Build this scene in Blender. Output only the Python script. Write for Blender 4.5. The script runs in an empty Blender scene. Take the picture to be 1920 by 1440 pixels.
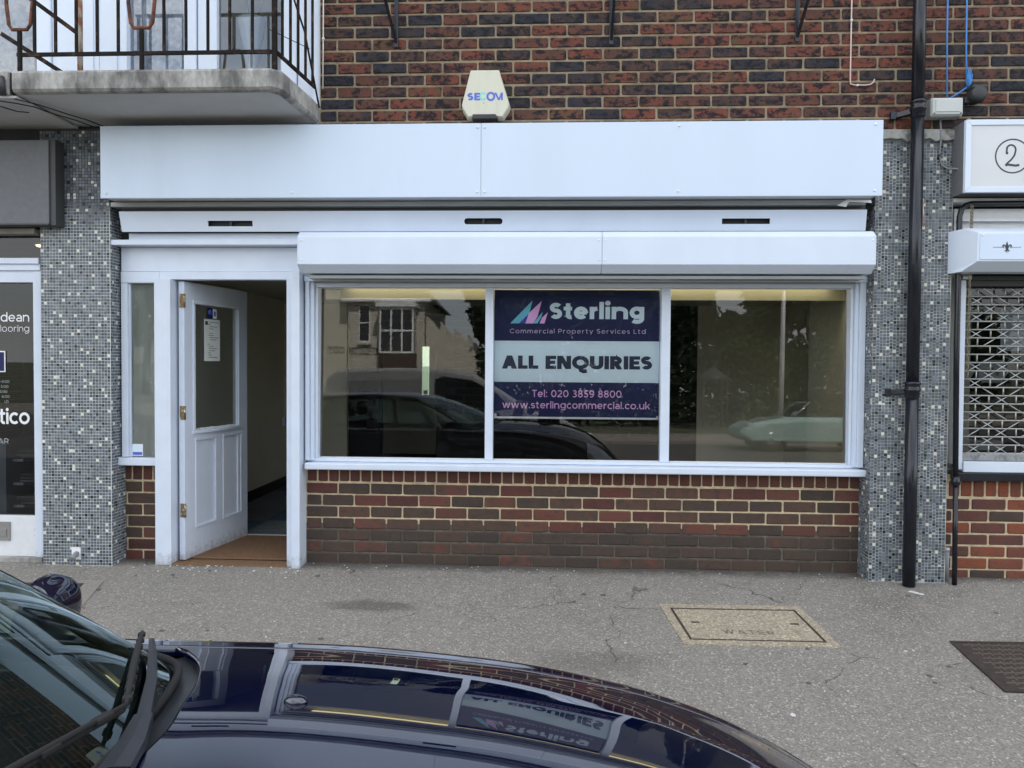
import bpy, bmesh, math, random
import numpy as np
from mathutils import Vector, Matrix
random.seed(7)
R = math.radians
sc = bpy.context.scene
col = sc.collection

# ------------------------------------------------------------------ camera
cam_d = bpy.data.cameras.new("camera")
cam_d.sensor_width = 36.0
cam_d.lens = 27.04
cam_d.clip_start = 0.05
cam_d.clip_end = 1500
cam = bpy.data.objects.new("camera", cam_d)
col.objects.link(cam)
CAM = Vector((0.0, -4.95, 1.352))
yaw, pitch, roll = R(2.76), R(1.5), R(0.40)
fw = Vector((-math.sin(yaw) * math.cos(pitch), math.cos(yaw) * math.cos(pitch), -math.sin(pitch)))
r0 = fw.cross(Vector((0, 0, 1))).normalized()
u0 = r0.cross(fw)
rt = math.cos(roll) * r0 + math.sin(roll) * u0
up = -math.sin(roll) * r0 + math.cos(roll) * u0
m = Matrix((rt, up, -fw)).transposed().to_4x4()
m.translation = CAM
cam.matrix_world = m
sc.camera = cam

# ------------------------------------------------------------------ light
world = bpy.data.worlds.new("World")
sc.world = world
world.use_nodes = True
nt = world.node_tree
bg = nt.nodes["Background"]
sky = nt.nodes.new("ShaderNodeTexSky")
sky.sky_type = 'NISHITA'
sky.sun_disc = False
sky.air_density = 1.0
sky.dust_density = 1.5
tc = nt.nodes.new("ShaderNodeTexCoord")
mp = nt.nodes.new("ShaderNodeMapping")
mp.inputs['Scale'].default_value = (1.0, 1.0, 2.6)
nz = nt.nodes.new("ShaderNodeTexNoise")
nz.inputs['Scale'].default_value = 2.1
nz.inputs['Detail'].default_value = 7
nz.inputs['Roughness'].default_value = 0.55
cr = nt.nodes.new("ShaderNodeValToRGB")
cr.color_ramp.elements[0].position = 0.38
cr.color_ramp.elements[1].position = 0.60
cr.color_ramp.elements[0].color = (0.22, 0.22, 0.22, 1)
cr.color_ramp.elements[1].color = (1, 1, 1, 1)
mx = nt.nodes.new("ShaderNodeMix")
mx.data_type = 'RGBA'
mx.inputs[7].default_value = (6.1, 6.2, 6.3, 1)
nt.links.new(tc.outputs['Generated'], mp.inputs['Vector'])
nt.links.new(mp.outputs[0], nz.inputs['Vector'])
nt.links.new(nz.outputs['Fac'], cr.inputs['Fac'])
nt.links.new(cr.outputs['Color'], mx.inputs[0])
nt.links.new(sky.outputs[0], mx.inputs[6])
nt.links.new(mx.outputs[2], bg.inputs[0])
bg.inputs[1].default_value = 0.15

sun_d = bpy.data.lights.new("sun", 'SUN')
sun_d.energy = 4.6
sun_d.angle = R(0.6)
sun_d.color = (1.0, 0.95, 0.88)
sun = bpy.data.objects.new("sun", sun_d)
col.objects.link(sun)
sd = Vector((0.22, 0.62, 0.78)).normalized()       # towards the light: behind the shop, so the front and the pavement lie in open shade
sun.rotation_euler = sd.to_track_quat('Z', 'Y').to_euler()
sky.sun_elevation = math.asin(sd.z)
sky.sun_rotation = math.atan2(sd.x, sd.y)

sc.view_settings.view_transform = 'Standard'
sc.view_settings.look = 'None'
sc.view_settings.exposure = 1.36
sc.view_settings.gamma = 1.0
sc.render.engine = 'CYCLES'
sc.cycles.use_denoising = True
sc.cycles.max_bounces = 10
sc.cycles.transparent_max_bounces = 16

# ------------------------------------------------------------------ helpers
class MB:
    """collects shapes in world metres; build() links them as ONE mesh object"""
    def __init__(s): s.v = []; s.f = []; s.sm = []
    def add(s, vs, fs, smooth=False):
        b = len(s.v); s.v += [tuple(p) for p in vs]
        s.f += [tuple(i + b for i in f) for f in fs]; s.sm += [smooth] * len(fs)
        return s
    def box(s, x0, x1, y0, y1, z0, z1):
        return s.add([(x0, y0, z0), (x1, y0, z0), (x1, y1, z0), (x0, y1, z0), (x0, y0, z1), (x1, y0, z1), (x1, y1, z1), (x0, y1, z1)],
                     [(0, 3, 2, 1), (4, 5, 6, 7), (0, 1, 5, 4), (1, 2, 6, 5), (2, 3, 7, 6), (3, 0, 4, 7)])
    def prism(s, poly, a0, a1, axis='y', smooth=False):
        n = len(poly)
        def P(p, a):
            return (p[0], a, p[1]) if axis == 'y' else ((a, p[0], p[1]) if axis == 'x' else (p[0], p[1], a))
        vs = [P(p, a0) for p in poly] + [P(p, a1) for p in poly]
        fs = [tuple(range(n)), tuple(range(2 * n - 1, n - 1, -1))] + [(i, i + n, (i + 1) % n + n, (i + 1) % n) for i in range(n)]
        return s.add(vs, fs, smooth)
    def tube(s, pts, r, n=8, closed=False, cap=True):
        pts = [Vector(p) for p in pts]; m = len(pts)
        rr = r if isinstance(r, (list, tuple)) else [r] * m
        t = []
        for i in range(m):
            a = pts[i - 1] if (i or closed) else pts[0]
            b = pts[(i + 1) % m] if (i < m - 1 or closed) else pts[i]
            t.append((b - a).normalized())
        nrm = t[0].orthogonal().normalized(); vs = []
        for i in range(m):
            nrm = (nrm - t[i] * nrm.dot(t[i]))
            nrm = nrm.normalized() if nrm.length > 1e-6 else t[i].orthogonal().normalized()
            b = t[i].cross(nrm)
            for k in range(n):
                a = 2 * math.pi * k / n
                vs.append(pts[i] + (nrm * math.cos(a) + b * math.sin(a)) * rr[i])
        fs = []
        for i in range(m if closed else m - 1):
            j = (i + 1) % m
            for k in range(n):
                fs.append((i * n + k, i * n + (k + 1) % n, j * n + (k + 1) % n, j * n + k))
        s.add(vs, fs, True)
        if cap and not closed:
            b = len(s.v) - len(vs)
            s.f += [tuple(b + k for k in range(n - 1, -1, -1)), tuple(b + (m - 1) * n + k for k in range(n))]; s.sm += [False, False]
        return s
    def bar(s, p0, p1, w, h=None, upv=(0, 0, 1)):
        p0 = Vector(p0); p1 = Vector(p1); h = h or w
        d = (p1 - p0).normalized(); u = Vector(upv)
        if abs(d.dot(u)) > .95: u = Vector((0, 1, 0))
        a = d.cross(u).normalized() * w / 2; b = a.cross(d).normalized() * h / 2
        vs = [p0 - a - b, p0 + a - b, p0 + a + b, p0 - a + b, p1 - a - b, p1 + a - b, p1 + a + b, p1 - a + b]
        return s.add(vs, [(0, 3, 2, 1), (4, 5, 6, 7), (0, 1, 5, 4), (1, 2, 6, 5), (2, 3, 7, 6), (3, 0, 4, 7)])
    def lathe(s, prof, c, n=20, axis='z'):
        vs = []
        for (r, h) in prof:
            for k in range(n):
                a = 2 * math.pi * k / n; p, q = r * math.cos(a), r * math.sin(a)
                vs.append({'z': (c[0] + p, c[1] + q, c[2] + h), 'y': (c[0] + p, c[1] + h, c[2] + q), 'x': (c[0] + h, c[1] + p, c[2] + q)}[axis])
        m = len(prof)
        fs = [(i * n + k, i * n + (k + 1) % n, (i + 1) * n + (k + 1) % n, (i + 1) * n + k) for i in range(m - 1) for k in range(n)]
        fs += [tuple(range(n - 1, -1, -1)), tuple((m - 1) * n + k for k in range(n))]
        return s.add(vs, fs, True)
    def grid(s, rows, smooth=True):
        m, n = len(rows), len(rows[0])
        return s.add([p for r in rows for p in r], [(i * n + j, i * n + j + 1, (i + 1) * n + j + 1, (i + 1) * n + j) for i in range(m - 1) for j in range(n - 1)], smooth)
    def mesh(s, name, recalc=True):
        me = bpy.data.meshes.new(name)
        me.from_pydata(s.v, [], s.f)
        me.polygons.foreach_set('use_smooth', s.sm)
        if recalc:
            bm = bmesh.new(); bm.from_mesh(me); bmesh.ops.recalc_face_normals(bm, faces=bm.faces); bm.to_mesh(me); bm.free()
        me.update()
        return me
    def build(s, name, mat, parent=None, bevel=0, label=None, kind=None, recalc=True, sharp=None, thick=0):
        me = s.mesh(name, recalc); me.materials.append(mat)
        o = link(name, me, parent, label, kind)
        if thick:
            t = o.modifiers.new('thick', 'SOLIDIFY'); t.thickness = thick; t.offset = -1
        if bevel:
            b = o.modifiers.new('edge', 'BEVEL'); b.width = bevel; b.segments = 2; b.limit_method = 'ANGLE'; b.angle_limit = R(40); b.harden_normals = False
        return o

def wloc(o):
    p = Vector((0, 0, 0))
    while o is not None: p += o.location; o = o.parent
    return p

def own_space(o):
    while o.parent is not None: o = o.parent
    return bool(o.get('own_space'))

def link(name, me, parent=None, label=None, kind=None, at=None):
    """at: the world place of the mesh's own origin (None: the mesh is in world metres)"""
    o = bpy.data.objects.new(name, me); col.objects.link(o)
    a = Vector(at) if at is not None else Vector((0, 0, 0))
    if parent is not None:
        o.parent = parent
        o.location = a if own_space(parent) else a - wloc(parent)
    else:
        o.location = a
    if label: o['label'] = label
    if kind: o['kind'] = kind
    return o

def thing(name, label, cat, loc, group=None):
    o = bpy.data.objects.new(name, None); col.objects.link(o)
    o.location = loc; o.empty_display_size = .1
    o['label'] = label; o['category'] = cat
    if group: o['group'] = group
    return o

def tag(o, label, cat, group=None):
    o['label'] = label; o['category'] = cat
    if group: o['group'] = group
    return o

def struct(name, mb, mat, bevel=0):
    return mb.build(name, mat, None, bevel, kind='structure')

def copy_tree(o, parent=None):
    c = o.copy(); col.objects.link(c)
    if parent is not None: c.parent = parent
    for ch in list(o.children): copy_tree(ch, c)
    return c

# ------------------------------------------------------------------ materials
def nodes(name):
    mt = bpy.data.materials.new(name); mt.use_nodes = True
    return mt, mt.node_tree.nodes, mt.node_tree.links, mt.node_tree.nodes['Principled BSDF']

def pmat(name, c, rough=.5, metal=0.0, var=.12, vscale=6.0, bump=0.0, bscale=60.0, coat=0.0, c2=None, lo=.45, hi=.62, dscale=3.0, stretch=(1, 1, 1), spec=.5, rnd=0.0):
    """principled with noise variation of the colour, an optional second colour in blotches and a fine bump"""
    mt, N, L, b = nodes(name)
    b.inputs['Roughness'].default_value = rough; b.inputs['Metallic'].default_value = metal
    b.inputs['Specular IOR Level'].default_value = spec
    b.inputs['Coat Weight'].default_value = coat; b.inputs['Coat Roughness'].default_value = .04
    t = N.new('ShaderNodeTexCoord'); mpn = N.new('ShaderNodeMapping'); mpn.inputs['Scale'].default_value = stretch
    L.new(t.outputs['Object'], mpn.inputs['Vector'])
    n1 = N.new('ShaderNodeTexNoise'); n1.inputs['Scale'].default_value = vscale; n1.inputs['Detail'].default_value = 5
    L.new(mpn.outputs[0], n1.inputs['Vector'])
    mr = N.new('ShaderNodeMapRange'); mr.inputs[1].default_value = .25; mr.inputs[2].default_value = .75
    mr.inputs[3].default_value = 1 - var; mr.inputs[4].default_value = 1 + var
    L.new(n1.outputs['Fac'], mr.inputs[0])
    src = None
    if c2 is not None:
        n2 = N.new('ShaderNodeTexNoise'); n2.inputs['Scale'].default_value = dscale; n2.inputs['Detail'].default_value = 8; n2.inputs['Roughness'].default_value = .62
        L.new(mpn.outputs[0], n2.inputs['Vector'])
        m2 = N.new('ShaderNodeMapRange'); m2.inputs[1].default_value = lo; m2.inputs[2].default_value = hi
        L.new(n2.outputs['Fac'], m2.inputs[0])
        mxx = N.new('ShaderNodeMix'); mxx.data_type = 'RGBA'
        mxx.inputs[6].default_value = (*c, 1); mxx.inputs[7].default_value = (*c2, 1)
        L.new(m2.outputs[0], mxx.inputs[0]); src = mxx.outputs[2]
    v = N.new('ShaderNodeVectorMath'); v.operation = 'SCALE'
    if src is not None: L.new(src, v.inputs[0])
    else: v.inputs[0].default_value = c
    L.new(mr.outputs[0], v.inputs['Scale'])
    out = v.outputs[0]
    if rnd:
        oi = N.new('ShaderNodeObjectInfo'); mr3 = N.new('ShaderNodeMapRange'); mr3.inputs[3].default_value = 1 - rnd; mr3.inputs[4].default_value = 1 + rnd
        L.new(oi.outputs['Random'], mr3.inputs[0])
        v3 = N.new('ShaderNodeVectorMath'); v3.operation = 'SCALE'; L.new(out, v3.inputs[0]); L.new(mr3.outputs[0], v3.inputs['Scale']); out = v3.outputs[0]
    L.new(out, b.inputs['Base Color'])
    if bump:
        nb = N.new('ShaderNodeTexNoise'); nb.inputs['Scale'].default_value = bscale; nb.inputs['Detail'].default_value = 4
        L.new(mpn.outputs[0], nb.inputs['Vector'])
        bp = N.new('ShaderNodeBump'); bp.inputs['Strength'].default_value = bump; bp.inputs['Distance'].default_value = .004
        L.new(nb.outputs['Fac'], bp.inputs['Height']); L.new(bp.outputs[0], b.inputs['Normal'])
    return mt

def brick_mat(name, stops, spots=(.02, .02, .025), spot_lo=.50, spot_hi=.60, amount=1.0):
    """fired brick: a body colour per brick, burnt blotches and black pits, fine bump"""
    mt, N, L, b = nodes(name)
    b.inputs['Roughness'].default_value = .85; b.inputs['Specular IOR Level'].default_value = .25
    t = N.new('ShaderNodeTexCoord'); oi = N.new('ShaderNodeObjectInfo')
    sh = N.new('ShaderNodeVectorMath'); sh.operation = 'SCALE'; sh.inputs[0].default_value = (37.1, 91.7, 53.3)
    L.new(oi.outputs['Random'], sh.inputs['Scale'])
    ad = N.new('ShaderNodeVectorMath'); L.new(t.outputs['Object'], ad.inputs[0]); L.new(sh.outputs[0], ad.inputs[1])
    rp = N.new('ShaderNodeValToRGB'); rp.color_ramp.interpolation = 'LINEAR'
    els = rp.color_ramp.elements
    while len(els) < len(stops): els.new(.5)
    for e, (p, c) in zip(els, stops): e.position = p; e.color = (*c, 1)
    n0 = N.new('ShaderNodeTexNoise'); n0.inputs['Scale'].default_value = 14; n0.inputs['Detail'].default_value = 4
    L.new(ad.outputs[0], n0.inputs['Vector'])
    ma = N.new('ShaderNodeMath'); ma.operation = 'MULTIPLY_ADD'; ma.inputs[1].default_value = .95; ma.inputs[2].default_value = -.475
    L.new(n0.outputs['Fac'], ma.inputs[0])
    ms = N.new('ShaderNodeMath'); L.new(oi.outputs['Random'], ms.inputs[0]); L.new(ma.outputs[0], ms.inputs[1])
    L.new(ms.outputs[0], rp.inputs['Fac'])
    # burnt patches
    n1 = N.new('ShaderNodeTexNoise'); n1.inputs['Scale'].default_value = 26; n1.inputs['Detail'].default_value = 9; n1.inputs['Roughness'].default_value = .72
    st_ = N.new('ShaderNodeVectorMath'); st_.operation = 'MULTIPLY'; st_.inputs[1].default_value = (.72, 1, 1.1); L.new(ad.outputs[0], st_.inputs[0]); L.new(st_.outputs[0], n1.inputs['Vector'])
    m1 = N.new('ShaderNodeMapRange'); m1.inputs[1].default_value = spot_lo; m1.inputs[2].default_value = spot_hi; m1.inputs[4].default_value = .95 * amount
    L.new(n1.outputs['Fac'], m1.inputs[0])
    x1 = N.new('ShaderNodeMix'); x1.data_type = 'RGBA'; x1.inputs[7].default_value = (*spots, 1)
    L.new(m1.outputs[0], x1.inputs[0]); L.new(rp.outputs[0], x1.inputs[6])
    # dusty lights
    n2 = N.new('ShaderNodeTexNoise'); n2.inputs['Scale'].default_value = 90; n2.inputs['Detail'].default_value = 5
    L.new(ad.outputs[0], n2.inputs['Vector'])
    m2 = N.new('ShaderNodeMapRange'); m2.inputs[1].default_value = .58; m2.inputs[2].default_value = .76; m2.inputs[4].default_value = .14
    L.new(n2.outputs['Fac'], m2.inputs[0])
    x2 = N.new('ShaderNodeMix'); x2.data_type = 'RGBA'; x2.inputs[7].default_value = (.30, .22, .17, 1)
    L.new(m2.outputs[0], x2.inputs[0]); L.new(x1.outputs[2], x2.inputs[6])
    L.new(x2.outputs[2], b.inputs['Base Color'])
    bp = N.new('ShaderNodeBump'); bp.inputs['Strength'].default_value = .7; bp.inputs['Distance'].default_value = .004
    L.new(n1.outputs['Fac'], bp.inputs['Height']); L.new(bp.outputs[0], b.inputs['Normal'])
    return mt

def glass(name, tint=(.92, .95, .93), refl=2.0, rough=0.0, base=0.0, film_mix=0.0, film_vary=1.0, coat_=(1, 1, 1)):
    """one thin pane: transmits, and reflects by Fresnel (both faces counted)"""
    mt, N, L, b = nodes(name); N.remove(b)
    out = N['Material Output']
    tr = N.new('ShaderNodeBsdfTransparent'); tr.inputs[0].default_value = (*tint, 1)
    gl = N.new('ShaderNodeBsdfGlossy'); gl.inputs['Roughness'].default_value = rough; gl.inputs[0].default_value = (*coat_, 1)
    fr = N.new('ShaderNodeFresnel'); fr.inputs[0].default_value = 1.5
    mu = N.new('ShaderNodeMath'); mu.operation = 'MULTIPLY_ADD'; mu.inputs[1].default_value = refl; mu.inputs[2].default_value = base; mu.use_clamp = True
    L.new(fr.outputs[0], mu.inputs[0])
    ms = N.new('ShaderNodeMixShader'); L.new(mu.outputs[0], ms.inputs[0]); L.new(tr.outputs[0], ms.inputs[1]); L.new(gl.outputs[0], ms.inputs[2])
    last = ms.outputs[0]
    if film_mix:
        # a patchy pale film; on the side window it is dust and smears
        df_ = N.new('ShaderNodeBsdfDiffuse'); df_.inputs[0].default_value = (.60, .66, .60, 1)
        t = N.new('ShaderNodeTexCoord'); mp_ = N.new('ShaderNodeMapping'); mp_.inputs['Rotation'].default_value = (.3, .7, .5); mp_.inputs['Scale'].default_value = (9, 9, 3)
        L.new(t.outputs['Object'], mp_.inputs[0])
        n = N.new('ShaderNodeTexNoise'); n.inputs['Scale'].default_value = 1; n.inputs['Detail'].default_value = 5; n.inputs['Distortion'].default_value = 1.5; L.new(mp_.outputs[0], n.inputs['Vector'])
        r = N.new('ShaderNodeMapRange'); r.inputs[1].default_value = .35; r.inputs[2].default_value = .75; r.inputs[3].default_value = film_mix; r.inputs[4].default_value = film_mix * (1 + film_vary); L.new(n.outputs['Fac'], r.inputs[0])
        m2 = N.new('ShaderNodeMixShader'); L.new(r.outputs[0], m2.inputs[0]); L.new(last, m2.inputs[1]); L.new(df_.outputs[0], m2.inputs[2]); last = m2.outputs[0]
    L.new(last, out.inputs[0])
    return mt

def attr_mat(name, rough=.3, bump=.0):
    mt, N, L, b = nodes(name)
    a = N.new('ShaderNodeVertexColor'); a.layer_name = 'tint'
    L.new(a.outputs[0], b.inputs['Base Color']); b.inputs['Roughness'].default_value = rough
    t = N.new('ShaderNodeTexCoord'); n = N.new('ShaderNodeTexNoise'); n.inputs['Scale'].default_value = 7; n.inputs['Detail'].default_value = 6
    L.new(t.outputs['Object'], n.inputs['Vector'])
    mr = N.new('ShaderNodeMapRange'); mr.inputs[3].default_value = rough - .1; mr.inputs[4].default_value = rough + .25
    L.new(n.outputs['Fac'], mr.inputs[0]); L.new(mr.outputs[0], b.inputs['Roughness'])
    return mt

M = {}
M['brick_up'] = brick_mat('upper brick', [(0.0, (.030, .031, .041)), (.22, (.050, .037, .036)), (.36, (.082, .045, .036)), (.55, (.110, .049, .036)), (.76, (.148, .053, .037)), (.92, (.172, .053, .036)), (1.0, (.112, .060, .036))], spots=(.013, .014, .019), spot_lo=.49, spot_hi=.56)
M['brick_red'] = brick_mat('red soldier brick', [(0, (.085, .040, .034)), (.5, (.125, .048, .038)), (1, (.11, .056, .042))], spot_lo=.58, spot_hi=.68, amount=.7)
M['brick_brown'] = brick_mat('brown brick', [(0, (.062, .047, .038)), (.35, (.082, .056, .044)), (.70, (.102, .060, .045)), (.88, (.135, .062, .045)), (1, (.15, .056, .042))], spots=(.05, .045, .043), spot_lo=.52, spot_hi=.66, amount=.8)
M['brick_dirty'] = brick_mat('weathered brown brick', [(0, (.058, .046, .038)), (.5, (.076, .056, .044)), (.85, (.092, .058, .044)), (1, (.13, .058, .044))], spots=(.055, .048, .044), spot_lo=.5, spot_hi=.66, amount=.8)
M['brick_right'] = brick_mat('orange red brick', [(0, (.10, .05, .042)), (.4, (.15, .058, .043)), (.75, (.19, .07, .045)), (1, (.24, .075, .04))], spots=(.07, .045, .04), spot_lo=.54, spot_hi=.68, amount=.6)
M['mortar_up'] = pmat('upper mortar', (.29, .235, .155), .95, var=.25, vscale=30, bump=.8, bscale=120, c2=(.13, .108, .08), lo=.45, hi=.72, dscale=5)
M['mortar'] = pmat('cream mortar', (.58, .47, .30), .95, var=.22, vscale=30, bump=.8, bscale=120, c2=(.25, .21, .16), lo=.5, hi=.75, dscale=5)
M['mortar_dark'] = pmat('dirty mortar', (.135, .115, .09), .95, var=.35, vscale=25, bump=.8, bscale=120, c2=(.075, .065, .055), lo=.42, hi=.66, dscale=4)
M['white'] = pmat('white gloss paint', (.69, .755, .86), .35, var=.04, vscale=9, bump=.06, bscale=25)
M['white_panel'] = pmat('white laminated panel', (.635, .735, .865), .30, var=.035, vscale=2.2, c2=(.54, .625, .735), lo=.56, hi=.85, dscale=2.2, stretch=(1, 1, .22), bump=.05, bscale=3)
M['white_shut'] = pmat('white powder coated aluminium', (.68, .755, .87), .33, var=.04, vscale=4, stretch=(1, 1, .5), bump=.03, bscale=12)
M['white_old'] = pmat('peeling white paint', (.75, .76, .77), .6, var=.05, vscale=20, bump=.35, bscale=40, c2=(.42, .39, .35), lo=.64, hi=.70, dscale=9)
M['upvc'] = pmat('white upvc', (.70, .77, .88), .3, var=.02)
M['grey_ali'] = pmat('grey aluminium rail', (.30, .31, .31), .45, .3, var=.1, vscale=3, stretch=(1, 1, 8))
M['ali'] = pmat('pale aluminium trim', (.62, .63, .64), .38, .2, var=.06)
M['black'] = pmat('black slot', (.006, .006, .007), .6, var=.2)
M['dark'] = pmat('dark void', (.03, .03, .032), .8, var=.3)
M['charcoal'] = pmat('charcoal paint', (.035, .037, .04), .5, var=.2)
M['screw'] = pmat('white screw cap', (.86, .87, .88), .35)
M['tile'] = attr_mat('glazed mosaic', .34)
M['concrete'] = pmat('weathered concrete', (.42, .41, .385), .95, var=.22, vscale=40, bump=.9, bscale=130, c2=(.13, .125, .12), lo=.42, hi=.66, dscale=7, stretch=(1, 1, .45))
M['soffit'] = pmat('stained soffit paint', (.52, .52, .51), .9, var=.07, vscale=5, bump=.2, bscale=30, c2=(.22, .19, .15), lo=.60, hi=.80, dscale=1.7)
M['iron'] = pmat('old black paint on iron', (.014, .011, .010), .85, spec=.2, var=.3, vscale=30, bump=.3, bscale=90, c2=(.075, .045, .032), lo=.52, hi=.66, dscale=12)
M['rust'] = pmat('rusted iron', (.17, .055, .025), .75, .1, var=.35, vscale=40, bump=.8, bscale=110, c2=(.05, .03, .025), lo=.48, hi=.6, dscale=25)
M['rust_post'] = pmat('cream paint over rust', (.45, .40, .34), .7, var=.2, vscale=20, bump=.5, bscale=80, c2=(.26, .11, .05), lo=.48, hi=.56, dscale=14, stretch=(1, 1, .4))
M['pipe'] = pmat('black gloss cast iron', (.010, .012, .018), .22, var=.3, vscale=4, bump=.12, bscale=35)
M['cable_w'] = pmat('off white cable', (.72, .68, .64), .5)
M['cable_p'] = pmat('pinkish grey cable', (.58, .46, .42), .5)
M['cable_g'] = pmat('grey cable', (.24, .25, .26), .5)
M['rope'] = pmat('blue rope', (.06, .25, .62), .7, var=.2, vscale=120, bump=.5, bscale=300)
M['box'] = pmat('grey plastic', (.52, .55, .53), .4, var=.05)
M['alarm'] = pmat('yellowed plastic', (.66, .65, .53), .4, var=.06, vscale=12, c2=(.50, .50, .40), lo=.5, hi=.72, dscale=12, stretch=(1, 1, .12))
M['navy'] = pmat('navy print', (.009, .013, .085), .7, var=.04)
M['palebl'] = pmat('pale blue print', (.78, .90, .97), .25, var=.02)
M['ink'] = pmat('dark navy ink', (.012, .018, .065), .3)
M['pink'] = pmat('pink ink', (.92, .50, .88), .3)
M['lilac'] = pmat('lilac ink', (.80, .60, .86), .3)
M['cyan'] = pmat('cyan ink', (.16, .58, .72), .3)
M['rblue'] = pmat('deep blue ink', (.03, .03, .42), .3)
M['secom'] = pmat('faded blue ink', (.09, .15, .56), .4, var=.1)
M['mint'] = pmat('faded mint ink', (.22, .66, .62), .4, var=.1)
M['vinyl'] = pmat('white vinyl', (.86, .87, .88), .4, var=.02)
M['vinyl_g'] = pmat('grey vinyl', (.34, .36, .37), .5)
M['ink_g'] = pmat('charcoal ink', (.035, .038, .042), .4)
M['paper'] = pmat('paper', (.72, .75, .72), .8, var=.05)
M['brass'] = pmat('painted brass', (.32, .22, .11), .38, .8, var=.35, vscale=60, c2=(.6, .57, .5), lo=.55, hi=.6, dscale=50)
M['coir'] = pmat('coir mat', (.20, .11, .055), .98, var=.35, vscale=90, bump=1, bscale=300)
M['carpet'] = pmat('dark carpet', (.12, .135, .14), .98, var=.35, vscale=50, bump=.6, bscale=300, rnd=.2)
M['carpet_bl'] = pmat('blue carpet', (.05, .09, .14), .98, var=.3, vscale=50, bump=.6, bscale=300)
M['cream'] = pmat('cream emulsion', (.83, .78, .63), .9, var=.04, vscale=3)
M['ceil'] = pmat('off white ceiling', (.70, .68, .58), .9, var=.03)
M['skirt'] = pmat('dark skirting', (.02, .018, .016), .5)
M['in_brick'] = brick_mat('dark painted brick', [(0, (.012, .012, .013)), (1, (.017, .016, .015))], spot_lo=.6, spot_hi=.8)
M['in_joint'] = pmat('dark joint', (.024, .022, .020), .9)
M['greyf'] = pmat('grey fascia paint', (.145, .15, .162), .55, var=.1, vscale=30, bump=.12, bscale=120)
M['greyf_side'] = pmat('dark grey trim', (.055, .057, .06), .5)
M['silver_panel'] = pmat('brushed silver sign face', (.62, .63, .64), .42, .15, var=.05, vscale=2)
M['galv'] = pmat('galvanised steel', (.34, .35, .35), .45, .6, var=.25, vscale=25, c2=(.22, .23, .23), lo=.45, hi=.6, dscale=30)
M['grille'] = pmat('dull steel rod', (.45, .44, .41), .4, .6, var=.15)
M['chain'] = pmat('brassy chain', (.26, .23, .15), .45, .7, var=.3)
M['flash'] = pmat('cracked render', (.33, .33, .31), .95, var=.25, vscale=25, bump=.6, bscale=60, c2=(.14, .14, .13), lo=.5, hi=.62, dscale=9)
M['iron_cover'] = pmat('rusty cast cover', (.075, .06, .052), .6, .4, var=.3, vscale=40, bump=.4, bscale=120)
M['shelf'] = pmat('white shelf edge', (.6, .61, .62), .5)
M['sample'] = pmat('grey floor samples', (.16, .16, .17), .6, var=.3, rnd=.4)
M['pale_panel'] = pmat('pale grey display panel', (.33, .36, .38), .5)
M['letter_plate'] = pmat('grey metal plate', (.30, .29, .28), .5, .5, var=.15)
M['lace'] = pmat('lace curtain', (.62, .66, .72), .9, var=.25, vscale=26, c2=(.36, .42, .52), lo=.48, hi=.6, dscale=14, bump=.4, bscale=30)
M['ceramic'] = pmat('pale ceramic', (.84, .87, .86), .2, coat=.5)
M['leaf'] = pmat('green leaf', (.10, .20, .07), .5, var=.3)
M['leaf_y'] = pmat('yellow fallen leaf', (.42, .34, .10), .7, var=.2)
M['chip'] = pmat('white paint chip', (.7, .7, .68), .7)
M['pane'] = glass('shop glass', (.97, .985, .965), 1.45)
M['pane_door'] = glass('filmed door glass', (.80, .85, .80), 1.6, film_mix=.085, film_vary=.25)  # a faint pale grey film mixed over the clear glass
M['pane_side'] = glass('smeared side glass', (.80, .83, .80), 1.2, film_mix=.20, film_vary=.7)
M['pane_up'] = glass('upper glass', (.82, .86, .90), 2.6, base=.02)
M['pane_n'] = glass('neighbour glass', (.46, .48, .50), 1.1)
M['windscreen'] = glass('windscreen glass', (.44, .54, .52), 1.25, coat_=(.80, .97, 1.0))

def foot_dirt(mt, z0):
    """splashed dirt and worn paint low on painted joinery"""
    N, L = mt.node_tree.nodes, mt.node_tree.links; b = N['Principled BSDF']; src = b.inputs['Base Color'].links[0].from_socket
    t = N.new('ShaderNodeTexCoord'); sp_ = N.new('ShaderNodeSeparateXYZ'); L.new(t.outputs['Object'], sp_.inputs[0])
    n = N.new('ShaderNodeTexNoise'); n.inputs['Scale'].default_value = 28; n.inputs['Detail'].default_value = 7; n.inputs['Roughness'].default_value = .7; L.new(t.outputs['Object'], n.inputs['Vector'])
    a = N.new('ShaderNodeMath'); a.operation = 'MULTIPLY_ADD'; a.inputs[1].default_value = -.30; L.new(n.outputs['Fac'], a.inputs[0]); L.new(sp_.outputs[2], a.inputs[2])
    r = N.new('ShaderNodeMapRange'); r.inputs[1].default_value = z0 - .15; r.inputs[2].default_value = z0 - .06; r.inputs[3].default_value = .55; r.inputs[4].default_value = 0; L.new(a.outputs[0], r.inputs[0])
    x = N.new('ShaderNodeMix'); x.data_type = 'RGBA'; x.inputs[7].default_value = (.24, .21, .17, 1); L.new(r.outputs[0], x.inputs[0]); L.new(src, x.inputs[6]); L.new(x.outputs[2], b.inputs['Base Color'])
foot_dirt(M['white'], -.015)

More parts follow.
